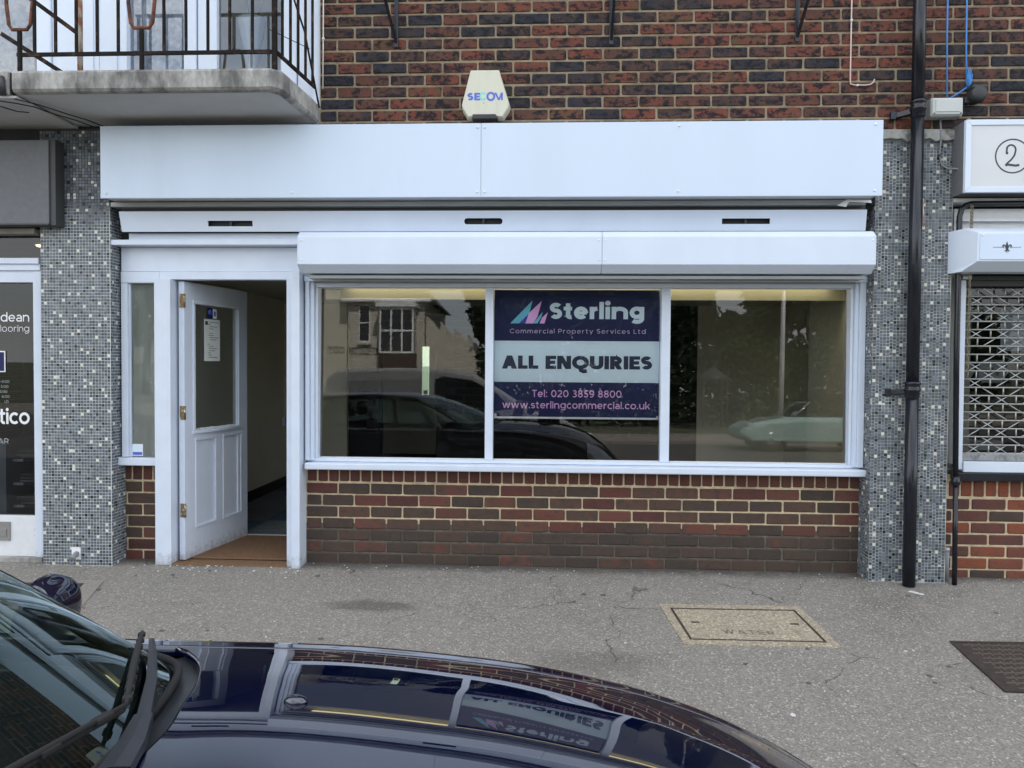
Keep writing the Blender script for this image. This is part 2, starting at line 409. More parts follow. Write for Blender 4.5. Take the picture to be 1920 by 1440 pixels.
def tarmac(name, base=(.250, .232, .205), speck=(.50, .47, .41), dark=(.115, .107, .095), cracks=True, scale=1.0, patch=(.165, .154, .136), stains=(), foot=None):
    mt, N, L, b = nodes(name)
    b.inputs['Roughness'].default_value = .92; b.inputs['Specular IOR Level'].default_value = .3
    t = N.new('ShaderNodeTexCoord')
    def noise(s, d=4, r=.5):
        n = N.new('ShaderNodeTexNoise'); n.inputs['Scale'].default_value = s; n.inputs['Detail'].default_value = d; n.inputs['Roughness'].default_value = r
        L.new(t.outputs['Object'], n.inputs['Vector']); return n.outputs['Fac']
    def rng(src, a, bb, c=0, d=1):
        mr = N.new('ShaderNodeMapRange'); mr.inputs[1].default_value = a; mr.inputs[2].default_value = bb; mr.inputs[3].default_value = c; mr.inputs[4].default_value = d
        L.new(src, mr.inputs[0]); return mr.outputs[0]
    def mix(f, a, c):
        x = N.new('ShaderNodeMix'); x.data_type = 'RGBA'; L.new(f, x.inputs[0])
        if isinstance(a, tuple): x.inputs[6].default_value = (*a, 1)
        else: L.new(a, x.inputs[6])
        if isinstance(c, tuple): x.inputs[7].default_value = (*c, 1)
        else: L.new(c, x.inputs[7])
        return x.outputs[2]
    vo = N.new('ShaderNodeTexVoronoi'); vo.inputs['Scale'].default_value = 135 * scale; L.new(t.outputs['Object'], vo.inputs['Vector'])
    sep = N.new('ShaderNodeSeparateColor'); L.new(vo.outputs['Color'], sep.inputs[0])
    c0 = mix(rng(noise(1.3, 6, .6), .40, .62), base, tuple(x * 1.14 for x in base))
    c0 = mix(rng(noise(.7, 6, .65), .55, .70), c0, patch)
    cs = mix(rng(sep.outputs[0], .0, 1.0), dark, tuple(x * 1.55 for x in base))
    c1 = N.new('ShaderNodeMix'); c1.data_type = 'RGBA'; c1.inputs[0].default_value = .45; L.new(c0, c1.inputs[6]); L.new(cs, c1.inputs[7])
    c2 = mix(rng(sep.outputs[1], .895, .97), c1.outputs[2], speck)
    h = vo.outputs['Distance']
    if cracks:
        wn = N.new('ShaderNodeTexNoise'); wn.inputs['Scale'].default_value = 5; wn.inputs['Detail'].default_value = 6; L.new(t.outputs['Object'], wn.inputs['Vector'])
        wv = N.new('ShaderNodeVectorMath'); wv.operation = 'MULTIPLY_ADD'; wv.inputs[1].default_value = (.28, .28, 0); L.new(wn.outputs['Color'], wv.inputs[0]); L.new(t.outputs['Object'], wv.inputs[2])
        ve = N.new('ShaderNodeTexVoronoi'); ve.feature = 'DISTANCE_TO_EDGE'; ve.inputs['Scale'].default_value = 1.05; L.new(wv.outputs[0], ve.inputs['Vector'])
        line = rng(ve.outputs['Distance'], .0, .0052, 1, 0)
        gate = rng(noise(.9, 3), .47, .55)
        br = rng(noise(9, 4), .40, .56)
        m1 = N.new('ShaderNodeMath'); m1.operation = 'MULTIPLY'; L.new(line, m1.inputs[0]); L.new(gate, m1.inputs[1])
        m2 = N.new('ShaderNodeMath'); m2.operation = 'MULTIPLY'; L.new(m1.outputs[0], m2.inputs[0]); L.new(br, m2.inputs[1])
        c2 = mix(m2.outputs[0], c2, (.05, .045, .04))
        hs = N.new('ShaderNodeMath'); hs.operation = 'MULTIPLY_ADD'; hs.inputs[1].default_value = -1.2; L.new(m2.outputs[0], hs.inputs[0]); L.new(h, hs.inputs[2]); h = hs.outputs[0]
    for (x, y, rx, ry, k) in stains:       # spills, each with its own place and ragged outline
        mpn = N.new('ShaderNodeMapping'); mpn.inputs['Location'].default_value = (-x / rx, -y / ry, 0); mpn.inputs['Scale'].default_value = (1 / rx, 1 / ry, 0)
        L.new(t.outputs['Object'], mpn.inputs[0]); ln = N.new('ShaderNodeVectorMath'); ln.operation = 'LENGTH'; L.new(mpn.outputs[0], ln.inputs[0])
        ma = N.new('ShaderNodeMath'); ma.operation = 'MULTIPLY_ADD'; ma.inputs[1].default_value = -2.2; L.new(noise(7, 6, .65), ma.inputs[0]); L.new(ln.outputs['Value'], ma.inputs[2])
        c2 = mix(rng(ma.outputs[0], -.55, .15, k, 0), c2, (.045, .042, .038))
    if foot is not None:                    # grit and dirt caught along the foot of the walls
        sx_ = N.new('ShaderNodeSeparateXYZ'); L.new(t.outputs['Object'], sx_.inputs[0])
        ma = N.new('ShaderNodeMath'); ma.operation = 'MULTIPLY_ADD'; ma.inputs[1].default_value = .22; L.new(noise(6, 6, .65), ma.inputs[0]); L.new(sx_.outputs[1], ma.inputs[2])
        c2 = mix(rng(ma.outputs[0], foot, foot + .13, 0, .75), c2, (.05, .046, .04))
    L.new(c2, b.inputs['Base Color'])
    bp = N.new('ShaderNodeBump'); bp.inputs['Strength'].default_value = .8; bp.inputs['Distance'].default_value = .006; L.new(h, bp.inputs['Height']); L.new(bp.outputs[0], b.inputs['Normal'])
    return mt

M['tarmac'] = tarmac('worn pavement tarmac', stains=((-1.0, -.62, .24, .08, .5), (.22, -1.30, .30, .13, .3)), foot=.10)
M['road'] = tarmac('road tarmac', (.10, .098, .094), (.22, .22, .21), (.05, .05, .05), False)
M['buff'] = tarmac('buff aggregate', (.36, .31, .23), (.62, .55, .42), (.14, .11, .08), False, .75, (.34, .30, .22))
M['surround'] = tarmac('cement surround', (.30, .27, .235), (.36, .33, .3), (.18, .16, .14), False, 1.6)

# ------------------------------------------------------------------ lettering: letters drawn as pen strokes of even width
def arc(cx, cy, rx, ry, a0, a1, n=None):
    n = n or max(6, int(abs(a1 - a0) / 13))
    return [(cx + rx * math.cos(R(a0 + (a1 - a0) * i / n)), cy + ry * math.sin(R(a0 + (a1 - a0) * i / n))) for i in range(n + 1)]
def glyph(ch, w):
    h = w / 2; X = .76; w9 = w * .9; wh = w * 1.16
    Q = lambda x0, x1, y0, y1: ('q', [(x0, y0), (x1, y0), (x1, y1), (x0, y1)])
    D = lambda x0, y0, x1, y1, t=wh: ('q', [(x0 - t / 2, y0), (x0 + t / 2, y0), (x1 + t / 2, y1), (x1 - t / 2, y1)])
    P = lambda p: ('p', p); C = lambda p: ('c', p[:-1])
    dot = lambda x, y, r: ('q', arc(x, y, r, r, 0, 360, 14)[:-1])
    def ess(W, H):
        rx = W / 2 - h; mid = .52 * H; cu = (H - h + mid) / 2; cl = (mid + h) / 2
        return P(arc(W / 2, cu, rx, (H - h - mid) / 2, 32, 270) + arc(W / 2, cl, rx, (mid - h) / 2, 90, -148)[1:])
    if ch == 'A': W = .86 + .3 * w; return W, [D(wh / 2, 0, W / 2, 1), D(W - wh / 2, 0, W / 2, 1), Q(W * .25, W * .75, .2, .2 + w * .85)]
    if ch == 'C': return .90, [P(arc(.52, .5, .52 - h, .51 - h, 42, 318))]
    if ch == 'D': return .88, [Q(0, w, 0, 1), P([(h, 1 - h), (.38, 1 - h)] + arc(.38, .5, .50 - h, .5 - h, 90, -90) + [(h, h)])]
    if ch == 'E': return .66, [Q(0, w, 0, 1), Q(w, .66, 1 - w9, 1), Q(w, .60, .5 - w9 / 2, .5 + w9 / 2), Q(w, .66, 0, w9)]
    if ch == 'I': return w, [Q(0, w, 0, 1)]
    if ch == 'L': return .60, [Q(0, w, 0, 1), Q(w, .60, 0, w9)]
    if ch == 'M': return 1.0, [Q(0, w, 0, 1), Q(1 - w, 1, 0, 1), D(wh / 2, 1, .5, .25), D(1 - wh / 2, 1, .5, .25)]
    if ch == 'N': return .86, [Q(0, w, 0, 1), Q(.86 - w, .86, 0, 1), D(wh * .55, 1, .86 - wh * .55, 0)]
    if ch == 'O': return 1.04, [C(arc(.52, .5, .52 - h, .51 - h, 0, 360))]
    if ch in 'PR':
        s = [Q(0, w, 0, 1), P([(h, 1 - h), (.36, 1 - h)] + arc(.36, (1.34 - 0) / 2, .37 - h, .33 - h, 90, -90) + [(h, .34 + h)])]
        if ch == 'R': s.append(D(.60, 0 if False else 0, .42, .36)); s[-1] = D(.76 - wh / 2, 0, .40, .38)
        return (.74 if ch == 'P' else .78), s
    if ch == 'Q': return 1.04, [C(arc(.52, .5, .52 - h, .51 - h, 0, 360)), P([(.50, h * .8), (.58, -.10), (.72, -.17), (.92, -.12)])]
    if ch == 'S': return .68, [ess(.68, 1.0)]
    if ch == 'T': return .70, [Q(0, .70, 1 - w9, 1), Q(.35 - h, .35 + h, 0, 1 - w9)]
    if ch == 'U': return .84, [P([(h, 1), (h, .37)] + arc(.42, .37, .42 - h, .38 - h, 180, 360) + [(.84 - h, 1)])]
    if ch == 'W': return 1.3, [D(wh / 2, 1, .36, 0), D(.65, 1, .36, 0), D(.65, 1, .94, 0), D(1.3 - wh / 2, 1, .94, 0)]
    if ch == 'a': W = .66; return W, [Q(W - w, W, 0, X * .62), P(arc(W / 2 - .01, X - .32, W / 2 - h + .01, .33 - h, 140, 0) + [(W - h, X * .5)]), P([(W - h, .46 - h), (.30, .46 - h)] + arc(.29, .225, .29 - h, .235 - h, 90, 270) + [(.38, h), (W - h, .14)])]
    if ch == 'c': return .68, [P(arc(.40, X / 2, .40 - h, X / 2 + .01 - h, 46, 314))]
    if ch == 'd': W = .80; return W, [C(arc(.40, X / 2, .40 - h, X / 2 + .01 - h, 0, 360)), Q(W - w, W, 0, 1.06)]
    if ch == 'e': W = .78; return W, [P(arc(W / 2, X / 2, W / 2 - h, X / 2 + .01 - h, -4, 318)), Q(h, W - h * .6, X / 2 - w * .42, X / 2 + w * .40)]
    if ch == 'g': W = .80; return W, [C(arc(.40, X / 2 + .02, .40 - h, X / 2 - h, 0, 360)), Q(W - w, W, .04, X), P([(W - h, .04)] + arc(W / 2, .03, W / 2 - h, .31 - h, 0, -142))]
    if ch == 'i': r = max(.62 * w, .085); return w, [Q(0, w, 0, X), dot(h, X + .07 + r, r)]
    if ch == 'k': return .70, [Q(0, w, 0, 1.06), D(w * .9, .24, .70 - wh / 2, X), D(.34, .42, .72 - wh / 2, 0)]
    if ch == 'l': return w, [Q(0, w, 0, 1.06)]
    if ch in 'mn':
        s = [Q(0, w, 0, X)]; a = .40 if ch == 'm' else .50 + w * .6; n = 2 if ch == 'm' else 1
        if ch == 'm': a = .46 + w * .5
        for k in range(n):
            x0 = h + k * a; s.append(P([(x0, X - .36)] + arc(x0 + a / 2, X - .34, a / 2, .35 - h, 180, 0) + [(x0 + a, 0)]))
        return w + n * a, s
    if ch == 'o': return .80, [C(arc(.40, X / 2, .40 - h, X / 2 + .01 - h, 0, 360))]
    if ch == 'p': return .80, [C(arc(.40, X / 2, .40 - h, X / 2 + .01 - h, 0, 360)), Q(0, w, -.27, X)]
    if ch == 'r': return .44, [Q(0, w, 0, X), P([(h, X - .38)] + arc(.43, X - .36, .43 - h, .37 - h, 180, 92))]
    if ch == 's': return .58, [ess(.58, X)]
    if ch == 't': return .48, [P([(.12 + h, .97), (.12 + h, .21)] + arc(.34 + h * .4, .21, .22 - h * .6, .22 - h, 180, 290)), Q(0, .46, X - w9, X)]
    if ch == 'u': W = .50 + w * 1.6; return W, [P([(h, X), (h, .33)] + arc(W / 2, .33, W / 2 - h, .34 - h, 180, 360)), Q(W - w, W, 0, X)]
    if ch == 'v': W = .74; return W, [D(wh / 2, X, W / 2, 0), D(W - wh / 2, X, W / 2, 0)]
    if ch == 'w': return 1.16, [D(wh / 2, X, .32, 0), D(.58, X, .32, 0), D(.58, X, .84, 0), D(1.16 - wh / 2, X, .84, 0)]
    if ch == 'y': W = .74; return W, [D(wh / 2, X, W / 2, 0), D(W - wh / 2, X, .24, -.27)]
    if ch == '0': return .80, [C(arc(.40, .5, .40 - h, .51 - h, 0, 360))]
    if ch == '2': return .70, [P(arc(.35, .68, .33 - h, .33 - h, 155, -38) + [(h, w9 * .8)]), Q(0, .70, 0, w9)]
    if ch == '3': return .68, [P(arc(.32, .745, .31 - h, .265 - h, 142, -92) + arc(.31, .28, .36 - h, .29 - h, 90, -142)[1:])]
    if ch == '5': return .68, [Q(.12, .64, 1 - w9, 1), P([(.12 + h, 1 - h), (.09 + h, .56), (.28, .60 - h)] + arc(.30, .30, .37 - h, .31 - h, 88, -142))]
    if ch == '6': return .72, [C(arc(.36, .32, .36 - h, .33 - h, 0, 360)), P(arc(.42, .5, .42 - h, .51 - h, 60, 190))]
    if ch == '8': return .72, [C(arc(.36, .745, .32 - h, .265 - h, 0, 360)), C(arc(.36, .28, .36 - h, .29 - h, 0, 360))]
    if ch == '9': return .72, [C(arc(.36, .68, .36 - h, .33 - h, 0, 360)), P(arc(.30, .5, .42 - h, .51 - h, 10, -120))]
    if ch == '.': r = max(.6 * w, .07); return 2 * r, [dot(r, r, r)]
    if ch == ':': r = max(.6 * w, .07); return 2 * r, [dot(r, r, r), dot(r, X - r, r)]
    if ch == '-': return .4, [Q(0, .4, .33, .33 + w9)]
    return .36, []

def strokes(mb, sts, size, w, put, lay):
    for kind, p in sts:
        lay[0] += 1; d = .00012 * (lay[0] % 9)
        if kind == 'q':
            mb.add([put(x * size, y * size, d) for x, y in p], [tuple(range(len(p)))])
            continue
        pts = [Vector(q) for q in p]; n = len(pts); closed = kind == 'c'
        L, Rr = [], []
        for i in range(n):
            a = pts[i - 1] if (closed or i) else None; c = pts[(i + 1) % n] if (closed or i < n - 1) else None
            d1 = (pts[i] - a).normalized() if a is not None else None; d2 = (c - pts[i]).normalized() if c is not None else None
            d1 = d1 or d2; d2 = d2 or d1
            tn = (d1 + d2); tn = tn.normalized() if tn.length > .1 else d2
            nr = Vector((-tn.y, tn.x)); k = 1 / max(.5, abs(nr.dot(Vector((-d1.y, d1.x)))))
            L.append(pts[i] + nr * w / 2 * k); Rr.append(pts[i] - nr * w / 2 * k)
        vs = [put(q.x * size, q.y * size, d) for pr in zip(L, Rr) for q in pr]
        mb.add(vs, [(2 * i, 2 * i + 1, 2 * ((i + 1) % n) + 1, 2 * ((i + 1) % n)) for i in range(n if closed else n - 1)])

def word(body, size, w, x, z, y, width=None, track=.16, align='l', frame=None):
    """letters on a wall facing the street; x,z the start of the base line, size the capital height; width: fit to it"""
    items, adv = [], 0.0
    for ch in body:
        a, s = glyph(ch, w); items.append((adv, s)); adv += a + (track if ch != ' ' else track * .5)
    adv -= track
    k = (width / (adv * size)) if width else 1.0
    off = {'l': 0, 'r': -adv * size * k, 'c': -adv * size * k / 2}[align]
    # one mesh to each word
    lay = [0]; words_ = [MB()]; mb = words_[0]
    for (a, s), ch in zip(items, body):
        if ch == ' ': mb = MB(); words_.append(mb); continue
        if frame: put = lambda px, py, d, a=a: frame(off + (a * size + px) * k, py, d)
        else: put = lambda px, py, d, a=a: (x + off + (a * size + px) * k, y - d, z + py)
        strokes(mb, s, size, w, put, lay)
    return Words(words_)

class Words:
    def __init__(s, mbs): s.mbs = mbs
    def build(s, *a, **k): return [m_.build(*a, **k) for m_ in s.mbs if m_.v][-1]

# ------------------------------------------------------------------ brickwork and mosaic
def brick_mesh(L, H, dp, mat, seed, face=.0035):
    """one brick with worn, chamfered arrises; own origin at the middle of its face"""
    rd = random.Random(seed); j = lambda a: rd.uniform(-a, a)
    xs, zs = L / 2, H / 2; c = .0045; out = []
    front = []
    for (sx, sz, q) in ((-1, -1, 0), (-1, -1, 1), (1, -1, 1), (1, -1, 0), (1, 1, 0), (1, 1, 1), (-1, 1, 1), (-1, 1, 0)):
        # corners knocked off by a different amount each
        k = .003 + abs(j(.006)); ex, ez = (xs - (k if q else 0) + j(.001), zs - (0 if q else k) + j(.0012))
        out.append((sx * ex, c + .001, sz * ez))
        front.append((sx * (ex - c - abs(j(.002))), j(.0012), sz * (ez - c - abs(j(.0015)))))
    n = 8; back = [(p[0], dp, p[2]) for p in out]
    vs = out + front + back
    fs = [tuple(range(n, 2 * n))] + [(k, (k + 1) % n, n + (k + 1) % n, n + k) for k in range(n)] + [(2 * n + k, 2 * n + (k + 1) % n, (k + 1) % n, k) for k in range(n)]
    mb = MB(); mb.add(vs, fs); me = mb.mesh('brick'); me.materials.append(mat); return me
_bm = {}
def brick(parent, x0, x1, z0, z1, y, mat, dp=.03):
    """one laid brick between x0..x1, z0..z1, face at y; alike bricks share mesh data"""
    L, H = round(x1 - x0, 3), round(z1 - z0, 3); v = random.randrange(4)
    key = (L, H, mat.name, v)
    if key not in _bm: _bm[key] = brick_mesh(L, H, dp, mat, hash((L, H, v)) & 9999)
    return link('brick', _bm[key], parent, at=((x0 + x1) / 2 + random.uniform(-.001, .001), y + random.uniform(-.0015, .0015), (z0 + z1) / 2 + random.uniform(-.0008, .0008)))
def courses(parent, xa, xb, z0, n, ph, y, mats, pl=.2187, j=.010, dp=.03, start=0.0):
    """n stretcher courses upward from z0"""
    for r in range(n):
        z = z0 + r * ph; x = xa + (-pl / 2 if (r % 2) else 0.0) + start; x -= pl * math.ceil(max(0, (x - xa)) / pl)
        while x < xb - .012:
            a, b = max(x, xa), min(x + pl - j, xb)
            mt = mats(r) if callable(mats) else mats
            mt = mt() if callable(mt) else mt
            if b - a > .022: brick(parent, a, b, z, z + ph - j, y, mt, dp)
            x += pl
def soldiers(parent, xa, xb, z0, z1, y, mat, p=.0729, j=.010):
    n = round((xb - xa) / p); p = (xb - xa) / n
    for k in range(n): brick(parent, xa + k * p + j / 2, xa + (k + 1) * p - j / 2, z0, z1, y, mat() if callable(mat) else mat)

def mosaic(parent, faces, seed, shuffled):
    """faces: (origin, across vector, columns, z0, rows, outward). small glazed tiles, too many to pick apart: one part"""
    rd = random.Random(seed); V, F, Cc = [], [], []
    p, g = .0203, .0026
    greys = [(.064, .080, .099), (.170, .193, .215), (.105, .128, .150), (.130, .151, .172), (.078, .096, .114), (.145, .168, .190), (.110, .133, .157), (.12, .126, .136)]
    for (o, ac, ncol, z0, nrow, outw) in faces:
        o, ac, outw = Vector(o), Vector(ac), Vector(outw)
        for c in range(ncol):
            sh = 0.0
            for r in range(nrow):
                if shuffled:
                    blk = random.Random(seed * 977 + (c // 2) * 31 + (r // 5)).random()
                    sh = (.5 if blk < .33 else (.25 if blk < .5 else 0)) * p * (1 if c % 2 else 0)
                col_ = rd.choice(greys); f = rd.uniform(.86, 1.14)
                # one pale and one black tile to each patch of the sheet, never clustered
                bk = random.Random(seed * 7919 + (c // 5) * 131 + (r // 4)); a_ = bk.randrange(20); b_ = (a_ + 7 + bk.randrange(7)) % 20
                me_ = (c % 5) * 4 + r % 4
                if me_ == a_: col_, f = (.70, .68, .57), rd.uniform(.9, 1.08)
                elif me_ == b_: col_, f = (.008, .009, .011), 1
                zz = z0 + r * p + sh; e = rd.uniform(.0008, .0026)
                wz = rd.uniform(-.0006, .0006)
                a = o + ac * (c * p + g / 2); b = o + ac * ((c + 1) * p - g / 2)
                base = len(V)
                lo, hi = zz + g / 2 + wz, zz + p - g / 2 + wz
                ins = ac * .0007
                V.extend([(a.x, a.y, lo), (b.x, b.y, lo), (b.x, b.y, hi), (a.x, a.y, hi)])
                fa, fb = a + ins + outw * e, b - ins + outw * e
                V.extend([(fa.x, fa.y, lo + .0007), (fb.x, fb.y, lo + .0007), (fb.x, fb.y, hi - .0007), (fa.x, fa.y, hi - .0007)])
                fs = [(4, 5, 6, 7), (0, 1, 5, 4), (1, 2, 6, 5), (2, 3, 7, 6), (3, 0, 4, 7)]
                for t in fs: F.append(tuple(base + i for i in t))
                Cc.extend([(col_[0] * f, col_[1] * f, col_[2] * f, 1.0)] * 5)
    me = bpy.data.meshes.new('mosaic_tiles'); me.from_pydata(V, [], F); me.materials.append(M['tile'])
    at = me.color_attributes.new('tint', 'FLOAT_COLOR', 'CORNER')
    arr = np.repeat(np.array(Cc, dtype=np.float32), 4, axis=0)
    at.data.foreach_set('color', arr.ravel()); me.update()
    o = link('mosaic_tiles', me, parent, kind='stuff')
    return o

def grout_mat(name, zl, dark, light):
    """joints left dirty above about zl, rubbed clean below it"""
    mt, N, L, b = nodes(name); b.inputs['Roughness'].default_value = .95
    t = N.new('ShaderNodeTexCoord'); s = N.new('ShaderNodeSeparateXYZ'); L.new(t.outputs['Object'], s.inputs[0])
    n = N.new('ShaderNodeTexNoise'); n.inputs['Scale'].default_value = 5; n.inputs['Detail'].default_value = 6; L.new(t.outputs['Object'], n.inputs['Vector'])
    a = N.new('ShaderNodeMath'); a.operation = 'MULTIPLY_ADD'; a.inputs[1].default_value = .5; L.new(n.outputs['Fac'], a.inputs[0]); L.new(s.outputs[2], a.inputs[2])
    r = N.new('ShaderNodeMapRange'); r.inputs[1].default_value = zl + .17; r.inputs[2].default_value = zl + .33; L.new(a.outputs[0], r.inputs[0])
    x = N.new('ShaderNodeMix'); x.data_type = 'RGBA'; x.inputs[6].default_value = (*light, 1); x.inputs[7].default_value = (*dark, 1)
    L.new(r.outputs[0], x.inputs[0]); L.new(x.outputs[2], b.inputs['Base Color'])
    return mt
M['grout_l'] = grout_mat('pale grout', 2.30, (.055, .055, .055), (.66, .68, .66))
M['grout_r'] = pmat('grey grout', (.36, .37, .36), .95, var=.3, vscale=9, c2=(.62, .62, .58), lo=.46, hi=.58, dscale=5)

def brickpattern(name, c1, c2, mo):
    mt, N, L, b = nodes(name); b.inputs['Roughness'].default_value = .9
    t = N.new('ShaderNodeTexCoord'); mp_ = N.new('ShaderNodeMapping'); mp_.inputs['Rotation'].default_value = (R(-90), 0, 0)
    L.new(t.outputs['Object'], mp_.inputs[0])
    k = N.new('ShaderNodeTexBrick'); k.inputs['Scale'].default_value = 1; k.inputs['Brick Width'].default_value = .225; k.inputs['Row Height'].default_value = .075
    k.inputs['Mortar Size'].default_value = .005; k.inputs['Color1'].default_value = (*c1, 1); k.inputs['Color2'].default_value = (*c2, 1); k.inputs['Mortar'].default_value = (*mo, 1)
    L.new(mp_.outputs[0], k.inputs['Vector']); L.new(k.outputs[0], b.inputs['Base Color'])
    return mt
M['brick_far'] = brickpattern('far brickwork', (.085, .045, .034), (.042, .035, .034), (.16, .13, .10))

SL = .05
gz = lambda y: SL * (y - .15)                  # the pavement falls towards the road
# ------------------------------------------------------------------ setting
g = MB(); g.grid([[(x, y, -.32) for x in (-500, -60, 0, 60, 500)] for y in (-600, -60, 0, 60, 400)], False)
struct('ground', g, pmat('far ground', (.09, .10, .06), .95, var=.3, vscale=.3))
g = MB(); rows = []
rp = random.Random(3)
xs = [-40, -20, -10] + [-6 + .25 * i for i in range(49)] + [10, 20, 40]
for j in range(27):
    y = .30 - 3.35 * j / 26
    rows.append([(x, y, gz(y) + (rp.uniform(-.0025, .0025) if -5.8 < x < 5.8 and 0 < j < 26 else 0)) for x in xs])
g.grid(rows, True); struct('pavement', g, M['tarmac'])
g = MB()
for k in range(44): g.box(-20 + k * .915, -20 + k * .915 + .905, -3.17, -3.052, -.32, gz(-3.05) + .002)
k_ = g.build('kerb', pmat('granite kerb', (.30, .29, .28), .8, var=.2, vscale=20), None, .012, kind='structure')
g = MB(); g.grid([[(x, y, -.285) for x in (-60, 0, 60)] for y in (-3.172, -10, -17.5)], False); struct('road', g, M['road'])
g = MB(); g.grid([[(x, y, -.20) for x in (-60, 0, 60)] for y in (-17.5, -19, -22)], False); struct('far_pavement', g, M['tarmac'])
g = MB(); g.box(-60, 60, -17.62, -17.498, -.32, -.196); struct('far_kerb', g, M['surround'])

# the mass of the building round the shop: floors, shell and upper storeys beyond the picture
g = MB(); g.box(-12, -5.2, .0, 9, -.1, 7.6); g.box(3.75, 12, .0, 9, -.1, 7.6); struct('side_walls', g, M['brick_far'])
g = MB(); g.box(-12, -4.4, -.0, .3, 7.6, 9); g.box(-4.4, -1.47, .002, .3, 5.1, 9); g.box(-1.47, 12, .001, .3, 3.83, 9)
struct('upper_storey_wall', g, M['brick_far'])
g = MB(); g.box(-12, 12, .3, 9, 8.7, 9); struct('flat_roof', g, M['concrete'])
g = MB(); g.box(-5.2, 3.75, .32, 9, 2.22, 2.86); struct('first_floor_slab', g, M['ceil'])
g = MB(); g.box(-5.2, -1.50, .004, 1.7, 2.872, 2.892); g.box(-5.2, -3.36, -.01, .13, 2.60, 2.871); struct('upstairs_floor', g, M['dark'])
g = MB(); g.box(-2.9, 2.06, .13, .32, 1.95, 2.87); g.box(-5.2, -2.9, .13, .32, 2.24, 2.87); g.box(2.06, 3.75, .13, .32, 2.05, 2.87); struct('lintel_beam', g, M['dark'])

# ------------------------------------------------------------------ upper brick wall
uw = thing('brick_wall', 'dark multi-coloured brick wall of the upper storey above the white blank fascia', 'wall', (0, 0, 2.87))
g = MB(); g.box(-1.495, 3.75, .006, .30, 2.80, 3.83); g.build('mortar_bed', M['mortar_up'], uw)
ph = .0757
courses(uw, -1.49, 3.72, 2.835, 13, ph, 0.0, M['brick_up'], pl=.2275, j=.0115)

# ------------------------------------------------------------------ low brick walls
def rnd_of(*pairs):
    def f(*_):
        q = random.random(); a = 0
        for m_, p in pairs:
            a += p
            if q < a: return m_
        return pairs[-1][0]
    return f
RB, BB, DB, OB = M['brick_red'], M['brick_brown'], M['brick_dirty'], M['brick_right']
rw = thing('low_brick_wall', 'low brown brick wall under the wide shop window with a soldier course on top', 'wall', (0.2, .15, 0))
g = MB(); g.box(-1.655, 2.05, .156, .30, .27, .655); g.build('mortar_bed', M['mortar'], rw)
g = MB(); g.box(-1.655, 2.05, .1555, .30, -.06, .27); g.build('mortar_bed', M['mortar_dark'], rw, label='dirty lower mortar joints')
courses(rw, -1.628, 2.036, -.002, 7, .0787, .15, lambda r: DB if r < 3 else rnd_of((BB, .86), (RB, .14)))
soldiers(rw, -1.628, 2.036, .5535, .641, .15, RB)
bp = thing('brick_pier', 'narrow brick pier under the slim side window left of the open door', 'wall', (-2.76, .15, 0))
g = MB(); g.box(-2.915, -2.615, .156, .30, -.06, .66); g.build('mortar_bed', M['mortar'], bp)
courses(bp, -2.909, -2.622, -.01, 7, .0787, .15, rnd_of((BB, .55), (RB, .45)), start=-.07)
soldiers(bp, -2.909, -2.622, .5455, .645, .15, RB)
nw = thing('low_brick_wall', 'orange red low brick wall under the grilled window of the right shop', 'wall', (3.0, .10, 0))
g = MB(); g.box(2.47, 3.75, .106, .30, -.06, .66); g.build('mortar_bed', M['mortar'], nw)
courses(nw, 2.49, 3.72, -.02, 7, .0765, .10, rnd_of((OB, .75), (BB, .25)), pl=.226, j=.011)
soldiers(nw, 2.49, 3.72, .522, .622, .10, OB, p=.0785)

# ------------------------------------------------------------------ mosaic pillars
pl = thing('mosaic_pillar', 'grey mosaic tiled pillar between the open white door and the flooring shop', 'pillar', (-3.1, 0, 0))
g = MB(); g.box(-3.353, -2.883, -.018, .30, -.06, 2.868); g.build('core', M['grout_l'], pl)
mosaic(pl, [((-3.353, -.018, 0), (1, 0, 0), 23, -.005, 141, (0, -1, 0)), ((-2.883, -.018, 0), (0, 1, 0), 9, -.005, 141, (1, 0, 0)), ((-3.353, .10, 0), (0, -1, 0), 5, -.005, 106, (-1, 0, 0))], 11, False)
pr = thing('mosaic_pillar', 'grey mosaic tiled pillar behind the black downpipe', 'pillar', (2.25, 0, 0))
g = MB(); g.box(2.026, 2.496, -.018, .30, -.06, 2.77); g.build('core', M['grout_r'], pr)
mosaic(pr, [((2.026, -.018, 0), (1, 0, 0), 23, -.005, 136, (0, -1, 0)), ((2.026, .165, 0), (0, -1, 0), 9, -.005, 136, (-1, 0, 0)), ((2.496, -.018, 0), (0, 1, 0), 6, -.005, 120, (1, 0, 0))], 23, True)
g = MB(); rr = random.Random(5)
lo = [(2.0 + .034 * i, 2.752 + rr.uniform(-.012, .014)) for i in range(16)]
g.prism(lo + [(2.51, 2.818), (2.0, 2.818)], -.045, .01); g.build('render_ledge', M['flash'], pr, .004)
g = MB(); g.tube([(-3.12, -.02, .075), (-3.12, -.055, .062), (-3.12, -.075, .05)], .017, 12)
wp = thing('waste_pipe', 'short grey waste pipe stub poking out at the foot of the left mosaic pillar', 'pipe', (-3.12, -.02, .07))
g.build('stub', M['cable_g'], wp); g = MB(); g.box(-3.155, -3.095, -.024, -.018, .035, .115); g.build('back_plate', M['vinyl'], wp)

